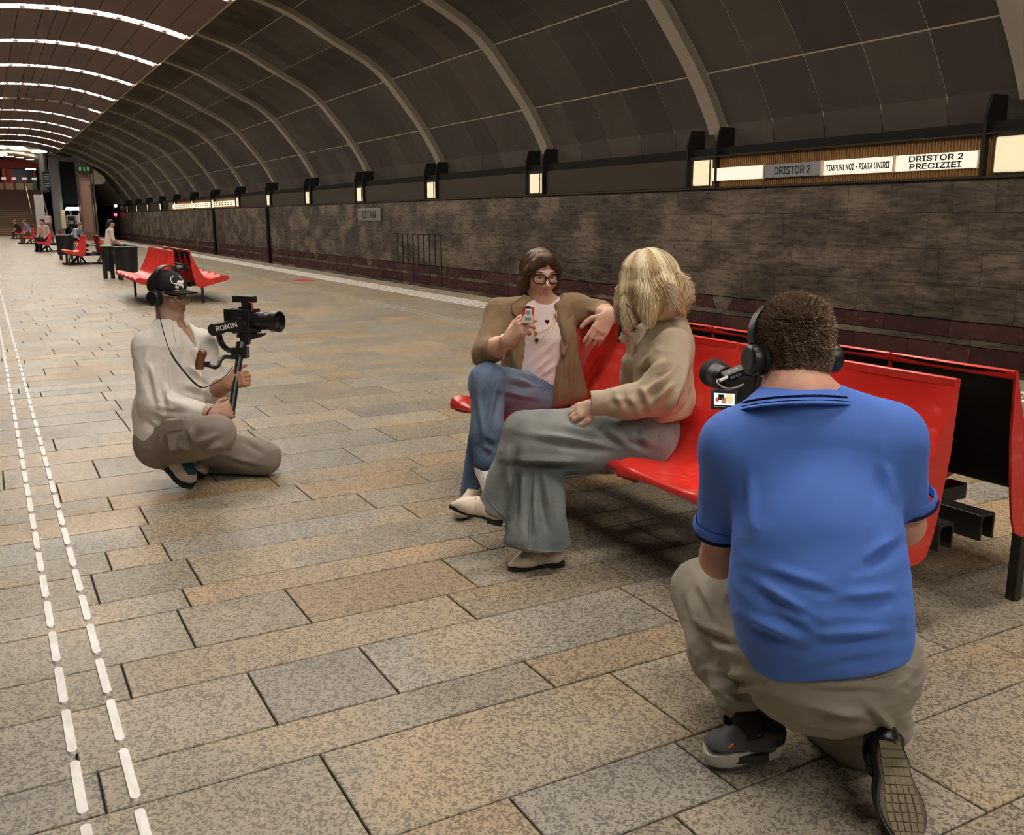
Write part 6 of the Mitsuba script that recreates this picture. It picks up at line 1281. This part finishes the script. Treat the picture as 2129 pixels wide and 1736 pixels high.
    stitch(me, 'zip', P, [(486, 880), (510, 895), (540, 915)], 4.5, 'bsdf_rubber', .003)
    # shoes
    for h0, t0, nm in ((heelR, toeR, 'right'), (heelL, toeL, 'left')):
        d = unit(t0-h0); u = unit(rt*.75 - fw*.35 + up*.55); u = unit(u - d*(u @ d)); sp, Rr = shoe_prims(h0 - d*.02, t0 + d*.02, u, .105, .05); U = Field(.02).add(*sp); U.cut(Cone(h0 + d*.045 + u*.085, h0 + d*.045 + u*.16, .034, .042), k=.012); U.keep(Half(h0 + u*.016, -u))
        k = numbered(me+'__shoe'); put(k, relax(U.mesh(.0045), 1), 'bsdf_loafer', True); labels[k] = {'label': f'cream and blue trainer on the {nm} foot'}; sd_ = np.cross(d, u); Ls = np.linalg.norm(t0-h0) + .04
        q = numbered(k+'__sole'); o = [(-.025, -.03), (-.03, 0), (-.025, .03), (.05, .045), (Ls*.35, .044), (Ls*.65, .053), (Ls*.85, .042), (Ls*.95, 0), (Ls*.85, -.042), (Ls*.65, -.053), (Ls*.35, -.044), (.05, -.045)]; put(q, extrude(o, h0 - u*.012, d, sd_ if np.cross(d, sd_) @ u > 0 else -sd_, .032), mat('darksole', (.012, .03, .032), .7, .3), False)
        q = numbered(k+'__tongue'); put(q, tube([h0 + d*.10 + u*.088, h0 + d*.145 + u*.078, h0 + d*.185 + u*.06], [.026, .028, .022], 10), mat('shoeblue', (.02, .085, .16), .6, .3), 40)
        for i in range(4): q = numbered(k+'__lace'); a = h0 + d*(.112+.02*i) + u*(.102-.009*i); put(q, tube([a - sd_*.03 - u*.012, a + u*.004, a + sd_*.03 - u*.012], .0038, 6), 'bsdf_rubber', 60)
    d = unit(J['wrR'] - J['elR']); a, b, _ = frame_of(d); part(me, 'bracelet', loop_band(J['wrR'] - d*.012, (.033, .033), J['wrR'] - d*.002, (.033, .033), a, b, .005), 'bsdf_leather', 'dark bracelet on the right wrist', smooth=50)
    part(me, 'ring', lathe([(.0118, -.003), (.0135, 0), (.0118, .003)], h2[9].a*.5 + h2[9].b*.5, unit(h2[9].b - h2[9].a), 16), 'bsdf_gold', 'gold ring on the left hand', smooth=40)
    obj('headphone_cable', tube(smooth_path([L(.092, .0, -.05), at(340, 690, 4.66), at(356, 735, 4.62), at(385, 775, 4.58), at(413, 803, 4.60), at(440, 800, 4.70), at(465, 785, 4.80), at(484, 762, 4.84)], 40), np.r_[[.0022]*15, [.0048]*12, [.0022]*13], 7), 'bsdf_rubber', 'black coiled headphone cable hanging across the white shirt', 'cable', smooth=60)
    # gimbal with its camera
    t = thing('camera_gimbal', 'black camera gimbal with a wooden side grip held by the man in white', 'camera gimbal')
    part(t, 'post', tube([g0 - gd*.015, g0 + gd*.10, g1 - gd*.03, g1], [.017, .0175, .0175, .021], 16), 'bsdf_blackplastic', smooth=40); part(t, 'head', cat_mesh([chboxR(g1 + gd*.025, rt, fw, up, .040, .030, .028), lathe([(0, -.034), (.026, -.034), (.028, .02), (0, .02)], g1 + gd*.055, gd, 18)]), 'bsdf_blackplastic', smooth=40)
    w0 = at(428, 748, 4.78); k = part(t, 'side_arm', tube(smooth_path([g1 + gd*.02, at(474, 742, 4.74), at(458, 750, 4.66), at(447, 764, 4.62), at(436, 760, 4.61), at(426, 757, 4.61)], 18), .0105, 10), 'bsdf_blackplastic', smooth=60)
    part(t, 'side_grip', tube(smooth_path([at(415, 768, 4.60), at(416, 750, 4.60), at(420, 736, 4.60), at(424, 728, 4.60)], 12), np.r_[.018, .021, .022, .0225, .022, .0215, .021, .021, .0215, .022, .021, .014], 14), 'bsdf_brownwood', 'dark red wooden side grip', smooth=60)
    part(t, 'grip_clamp', chboxR(at(430, 757, 4.61), rt, fw, up, .014, .012, .013), 'bsdf_blackplastic', smooth=30)
    part(t, 'roll_arm', tube(smooth_path([g1 + gd*.045, at(478, 728, 4.90), at(462, 716, 4.92), at(456, 700, 4.92), at(452, 686, 4.90)], 16), .0155, 10), 'bsdf_blackplastic', smooth=60)
    part(t, 'motor', lathe([(0, -.035), (.032, -.035), (.034, -.028), (.034, .028), (.032, .035), (0, .035)], at(451, 684, 4.88), unit(fw*.8 + rt*.2), 22), 'bsdf_blackplastic', smooth=40)
    a0, a1 = at(448, 685, 4.83), at(500, 673, 4.82); part(t, 'tilt_arm', chboxR((a0+a1)/2, unit(a1-a0), fw, unit(np.cross(fw, a1-a0))*-1, np.linalg.norm(a1-a0)/2+.01, .016, .026), 'bsdf_blackplastic', smooth=30)
    ex = unit(a1-a0); ey = unit(np.cross(fw, ex))*(1 if unit(np.cross(fw, ex)) @ up > 0 else -1); part(t, 'lettering', text_at('RONIN', .024, a0 - fw*.0165 - ey*.010 + ex*.006, ex, ey, -.0012 if np.cross(ex, ey) @ fw > 0 else .0012, True, 1.05), 'bsdf_white', smooth=False)
    part(t, 'motor', lathe([(0, -.03), (.034, -.03), (.034, .03), (0, .03)], at(493, 672, 4.84), unit(fw), 22), 'bsdf_blackplastic', smooth=40)
    part(t, 'base_plate', cat_mesh([chboxR(at(520, 697, 4.88), rt, fw, up, .062, .03, .008), chboxR(at(510, 707, 4.88), rt, fw, up, .022, .022, .022), bar(at(520, 705, 4.86), at(552, 694, 4.86), .03, .010)]), 'bsdf_blackplastic', smooth=30)
    t = thing('video_camera', 'black video camera with a long lens on the gimbal of the man in white', 'camera'); cf = unit(rt*.92 - fw*.38 - up*.0); cs = unit(np.cross(cf, up)); cc = at(511, 667, 4.90)
    part(t, 'body', chboxR(cc, cf, cs, up, .058, .050, .062), 'bsdf_blackplastic', smooth=30); part(t, 'monitor', chboxR(at(484, 665, 4.93), cf, cs, up, .022, .045, .058), 'bsdf_dark', smooth=30)
    part(t, 'lens', lathe([(0, 0), (.040, 0), (.042, .02), (.046, .022), (.046, .07), (.043, .072), (.043, .105), (.052, .11), (.054, .155), (.050, .155), (.046, .132), (.02, .120), (0, .118)], cc + cf*.055 + up*.003, cf, 28), 'bsdf_blackplastic', smooth=35); part(t, 'front_glass', lathe([(.045, .136), (.02, .142), (0, .144)], cc + cf*.055 + up*.003, cf, 24), mat('lensglass', (.01, .01, .015), .05, .8), smooth=60)
    k = part(t, 'top_mount', cat_mesh([chboxR(cc + up*.078 + cf*.01, cf, cs, up, .018, .02, .02), chboxR(cc + up*.112, cf, cs, up, .064, .02, .016)]), 'bsdf_blackplastic', smooth=30)
    for i in range(5): q = numbered(k+'__slot'); put(q, chboxR(cc + up*.112 + cf*(-.048+.022*i) - cs*0 - fw*.0, cf, cs, up, .007, .0205, .006), 'bsdf_dark', False)
    part(t, 'red_cable', tube(smooth_path([cc + cf*.045 + up*.10 + cs*.02, cc + cf*.072 + up*.09 + cs*.03, cc + cf*.070 + up*.055 + cs*.035], 12), .0045, 8), mat('cablered', (.35, .03, .02), .5, .4), 'short red cable', smooth=60)
    for i in range(3): part(t, 'knob', lathe([(0, 0), (.010, 0), (.010, .012), (0, .012)], cc + cf*(-.03+.03*i) + up*.06, up, 12), 'bsdf_blackplastic', smooth=40)
    part(t, 'side_dial', lathe([(0, 0), (.022, 0), (.024, .008), (.02, .014), (0, .014)], cc - fw*.052 - up*.02, -fw, 18), 'bsdf_blackplastic', smooth=40)
    return J
JG = man_white()
# ------------------------------------------------------------------ the camera of the man in the blue shirt
def camera_blue():
    fw = unit(np.array([AX[2][0], AX[2][1], 0])); rt = unit(np.cross(fw, [0, 0, 1])); up = np.array([0, 0, 1.0])
    cf = unit(fw*.90 - rt*.43); cs = unit(np.cross(cf, up)); c = at(1560, 812, 2.72)
    t = thing('mirrorless_camera', 'black mirrorless camera with a lit flip screen beside the man in blue', 'camera')
    part(t, 'body', chboxR(c, cs, cf, up, .062, .034, .046), 'bsdf_blackplastic', smooth=30)
    part(t, 'grip', chboxR(c + cs*.052 - cf*.0 - up*.004, cs, cf, up, .014, .044, .042), 'bsdf_rubber', smooth=30)
    part(t, 'viewfinder', chboxR(c + up*.052, cs, cf, up, .022, .030, .014), 'bsdf_blackplastic', smooth=30)
    lc = at(1507, 787, 2.80); lf = unit(fw*.97 - rt*.22 + up*.05); part(t, 'lens', lathe([(0, -.01), (.034, -.01), (.037, 0), (.039, .01), (.040, .05), (.038, .05), (.036, .02), (0, .015)], lc, lf, 28), 'bsdf_blackplastic', smooth=35)
    part(t, 'lens_hood', lathe([(.036, .03), (.043, .06), (.044, .085), (.041, .085), (.036, .045)], lc, lf, 28), 'bsdf_rubber', smooth=35)
    for i in range(3): part(t, 'dial', lathe([(0, 0), (.009, 0), (.009, .010), (0, .010)], c + cs*(.018+.016*i) + up*.046, up, 14), 'bsdf_blackplastic' if i else 'bsdf_greypaint', smooth=40)
    part(t, 'record_button', lathe([(0, 0), (.007, 0), (.007, .006), (0, .006)], at(1570, 797, 2.69), unit(-fw + up), 12), 'bsdf_red', 'red button', smooth=40)
    sc = at(1506, 830, 2.66); sx, sz = unit(rt*.97 + fw*.1 - up*.10), None; sn = unit(-fw*.9 + up*.35); sx = unit(sx - sn*(sx @ sn)); sz = unit(np.cross(sn, sx)); sz = sz if sz @ up > 0 else -sz
    part(t, 'flip_screen', chboxR(sc - sn*.005, sx, sz, sn, .036, .029, .004), 'bsdf_blackplastic', smooth=30)
    k = len([q for q in scene if q.startswith(t+'__')]); g = chboxR(sc - sn*.0005, sx, sz, sn, .029, .022, .0006)
    part(t, 'screen', g, 'bsdf_white', 'lit camera screen', smooth=False, emitter=emitter(g, (.20, .20, .19), .02))
    def dot(x, y, w, h, col, nm): m = chboxR(sc + sx*x + sz*y + sn*.0006, sx, sz, sn, w, h, .0004); scene[numbered(t+'__screen__'+nm)] = mikit_ply(m, 'bsdf_dark' if col is None else mat('pic_'+nm+str(len(scene)), col, .6, .1), False, **({'emitter': emitter(m, np.array(col)*.22, .01)} if col is not None else {}))
    dot(-.009, .005, .008, .008, None, 'picture_dark'); dot(-.002, -.004, .006, .009, (.32, .16, .08), 'picture_face'); dot(.014, .002, .009, .012, (.62, .50, .24), 'picture_blonde'); dot(.0, .0195, .029, .0025, None, 'picture_bar'); dot(0, -.0195, .029, .0022, None, 'picture_bar'); dot(-.02, -.002, .004, .006, (.45, .05, .03), 'picture_red')
    r = thing('wireless_receiver', 'small black wireless microphone receiver tilted on top of the mirrorless camera', 'receiver'); rc = at(1525, 777, 2.70); rx = unit(rt*.92 + up*.38); rz = unit(up*.92 - rt*.38 - fw*.2); ry = unit(np.cross(rz, rx))
    part(r, 'case', chboxR(rc, rx, ry, rz, .030, .020, .011), 'bsdf_blackplastic', smooth=30)
    for i in range(4): part(r, 'marking', chboxR(rc - ry*0 - fw*.0 + rx*(-.012+.008*i) + rz*.0112, rx, ry, rz, .0026, .006, .0006), 'bsdf_greypaint', smooth=False)
    for i in range(4): part(r, 'print', chboxR(rc + rx*(-.012+.008*i) + (ry if ry @ fw < 0 else -ry)*.0202, rx, ry, rz, .0028, .0006, .004), 'bsdf_greypaint', smooth=False)
    part(r, 'cable', tube(smooth_path([at(1505, 788, 2.68), at(1492, 797, 2.66), at(1505, 806, 2.65), at(1530, 806, 2.65), at(1548, 796, 2.67)], 20), .0028, 8), 'bsdf_greypaint', 'thin grey cable', smooth=60); part(r, 'plug', rod(at(1496, 792, 2.665), at(1512, 784, 2.68), .0045, 8), 'bsdf_white', smooth=40)
    h = thing('camera_gimbal', 'black gimbal handle under the mirrorless camera, mostly hidden by the blue polo shirt', 'camera gimbal')
    part(h, 'base_plate', chboxR(at(1548, 852, 2.71), cs, cf, up, .05, .025, .010), 'bsdf_blackplastic', smooth=30); part(h, 'motor', lathe([(0, -.03), (.026, -.03), (.027, .02), (0, .02)], at(1533, 868, 2.68), up, 20), 'bsdf_blackplastic', smooth=40)
    part(h, 'arm', tube(smooth_path([at(1545, 858, 2.72), at(1562, 885, 2.73), at(1568, 930, 2.73)], 10), .014, 10), 'bsdf_blackplastic', smooth=60); part(h, 'handle', rod(at(1568, 925, 2.73), at(1575, 1060, 2.72), .016, 14), 'bsdf_rubber', smooth=40)
camera_blue()

# ------------------------------------------------------------------ people far down the platform
def far_person(label, pos, face, sit, top, legs, hair, lean=0.0, skin=(.50, .30, .22), long_hair=False, arms=None, h=.014, extra=None):
    me = thing('person', label, 'person'); up = np.array([0, 0, 1.0]); f = unit(np.array([face[0], face[1], 0.])); r = np.cross(f, up); p = np.asarray(pos, float)
    if sit: hip = p + up*.48; knL, knR = hip + f*.43 - r*.10 + up*.02, hip + f*.43 + r*.10 + up*.02; aL, aR = knL - up*.42 + f*.06, knR - up*.42 + f*.02
    else: hip = p + up*.92; knL, knR = hip - up*.44 - r*.09 + f*.03, hip - up*.44 + r*.09 - f*.02; aL, aR = knL - up*.42 - r*.02, knR - up*.42 + r*.02
    t = unit(up + f*lean); sh = hip + t*.50; shL, shR = sh - r*.18, sh + r*.18; neck = sh + t*.08; head = neck + up*.13 + f*(.03 + .05*lean)
    hl, hr = arms if arms else ((.20, -.12, -.22), (.20, .12, -.20)) if sit else ((.03, -.05, -.52), (.06, .05, -.50)); hL, hR = shL + f*hl[0] + r*hl[1]*0 + up*(hl[2]-.18 if sit else hl[2]), shR + f*hr[0] + up*(hr[2]-.18 if sit else hr[2])
    eL, eR = (shL+hL)/2 - f*.08 - up*.06 - r*.04, (shR+hR)/2 - f*.08 - up*.06 + r*.04
    R = axes_from(f - up*.12*(1+lean), up); a, c, L = head_prims(head, R, 1.0); B = Field(.03).add(*a); B.add(Cone(neck + up*.03, sh, .05, .06), Cone(shL, shR, .06, .06), Cone(sh - t*.08, hip, .12, .13, fl=(f, .75)))
    for s, e, w in ((shL, eL, hL), (shR, eR, hR)): B.add(Cone(s, e, .047, .04), Cone(e, w, .038, .028), Cone(w, w + unit(w-e)*.09, .035, .028))
    for k, q in ((knL, aL), (knR, aR)): B.add(Cone(hip, k, .08, .055), Cone(k, q, .055, .035))
    body_mesh(me, B, skin, h, None, it=0)
    S = Field(.04).add(Cone(shL, shR, .075, .075), Cone(sh - t*.08, hip - t*.02, .148, .155, fl=(f, .78)), Cone(shL, eL, .066, .06), Cone(shR, eR, .066, .06)); part(me, 'top', S.mesh(h), top, smooth=True)
    P = Field(.04).add(Cone(hip - r*.05, hip + r*.05, .135, .135), Cone(hip - r*.08, knL, .105, .075), Cone(hip + r*.08, knR, .105, .075), Cone(knL, aL, .072, .06), Cone(knR, aR, .072, .06)); part(me, 'trousers', P.mesh(h), legs, smooth=True)
    for q in (aL, aR): U = Field(.02).add(Cone(q - up*.02, q + f*.14 - up*.035, .045, .038)); part(me, 'shoe', U.mesh(h), 'bsdf_rubber', smooth=True)
    H = Field(.03).add(Ell(L(0, -.012, .042), (.083, .098, .088), R), Ell(L(0, -.05, -.01), (.068, .06, .075), R)); 
    if long_hair: H.add(Cone(L(0, -.07, 0), L(0, -.09, -.16), .06, .045))
    H.cut(Ell(L(0, .10, -.02), (.07, .08, .085), R)); part(me, 'hair', H.mesh(h), hair, smooth=True)
    return me, sh, f, r, hip
mat('cloth_white', (.62, .58, .54), .9, .2); mat('cloth_pink', (.55, .40, .34), .9, .2); mat('cloth_sky', (.32, .40, .50), .9, .2); mat('cloth_black', (.02, .02, .024), .9, .2); mat('cloth_brown', (.12, .09, .065), .9, .2); mat('cloth_grey', (.22, .22, .24), .9, .2); mat('cloth_mauve', (.25, .24, .36), .9, .2); mat('hair_black', (.012, .010, .010), .5, .4)
far_person('girl in a white t-shirt sitting on the red bench beyond the round bin', (3.25, 30.75, 0), (1, .1), True, 'bsdf_cloth_white', 'bsdf_cloth_black', 'bsdf_hair_black', .15, long_hair=True)
far_person('dark haired woman in a pale pink top sitting on the far red bench', (2.25, 44.0, 0), (-.6, -.8), True, 'bsdf_cloth_pink', 'bsdf_cloth_black', 'bsdf_hair_black', .1, long_hair=True)
far_person('man in a light blue shirt bent forward behind the black bin', (3.2, 43.4, 0), (.7, -.6), True, 'bsdf_cloth_sky', 'bsdf_cloth_black', 'bsdf_hair_dark', .9)
far_person('seated man in a lilac shirt and brown trousers far down the platform', (2.26, 57.4, 0), (-1, -.25), True, 'bsdf_cloth_mauve', 'bsdf_cloth_brown', 'bsdf_hair_dark', .35)
far_person('seated person in dark clothes with outstretched legs on the farthest bench', (2.25, 71.2, 0), (-1, -.1), True, 'bsdf_cloth_black', 'bsdf_cloth_black', 'bsdf_hair_dark', .5)
m_, sh, f_, r_, hp = far_person('standing man with a dark backpack beside the rail of the stairs', (4.55, 60.5, 0), (.1, 1), False, 'bsdf_cloth_grey', 'bsdf_cloth_black', 'bsdf_hair_dark', .0)
t = thing('backpack', 'dark backpack on the back of the standing man by the stairs', 'backpack'); part(t, 'bag', chboxR(sh - f_*.20 - np.array([0, 0, .22]), r_, f_, np.array([0, 0, 1.]), .16, .09, .24), 'bsdf_cloth_black', smooth=40); part(t, 'pocket', chboxR(sh - f_*.30 - np.array([0, 0, .32]), r_, f_, np.array([0, 0, 1.]), .11, .03, .10), 'bsdf_cloth_grey', smooth=40)
far_person('standing woman in a white top left of the poster pylon', (5.35, 64.8, 0), (.4, -1), False, 'bsdf_cloth_white', 'bsdf_cloth_black', 'bsdf_hair_black', .0, long_hair=True)
far_person('person in a pink top standing behind the slim grey pylon', (4.35, 79.0, 0), (-.3, -1), False, 'bsdf_cloth_pink', 'bsdf_cloth_brown', 'bsdf_hair_brown', .0)
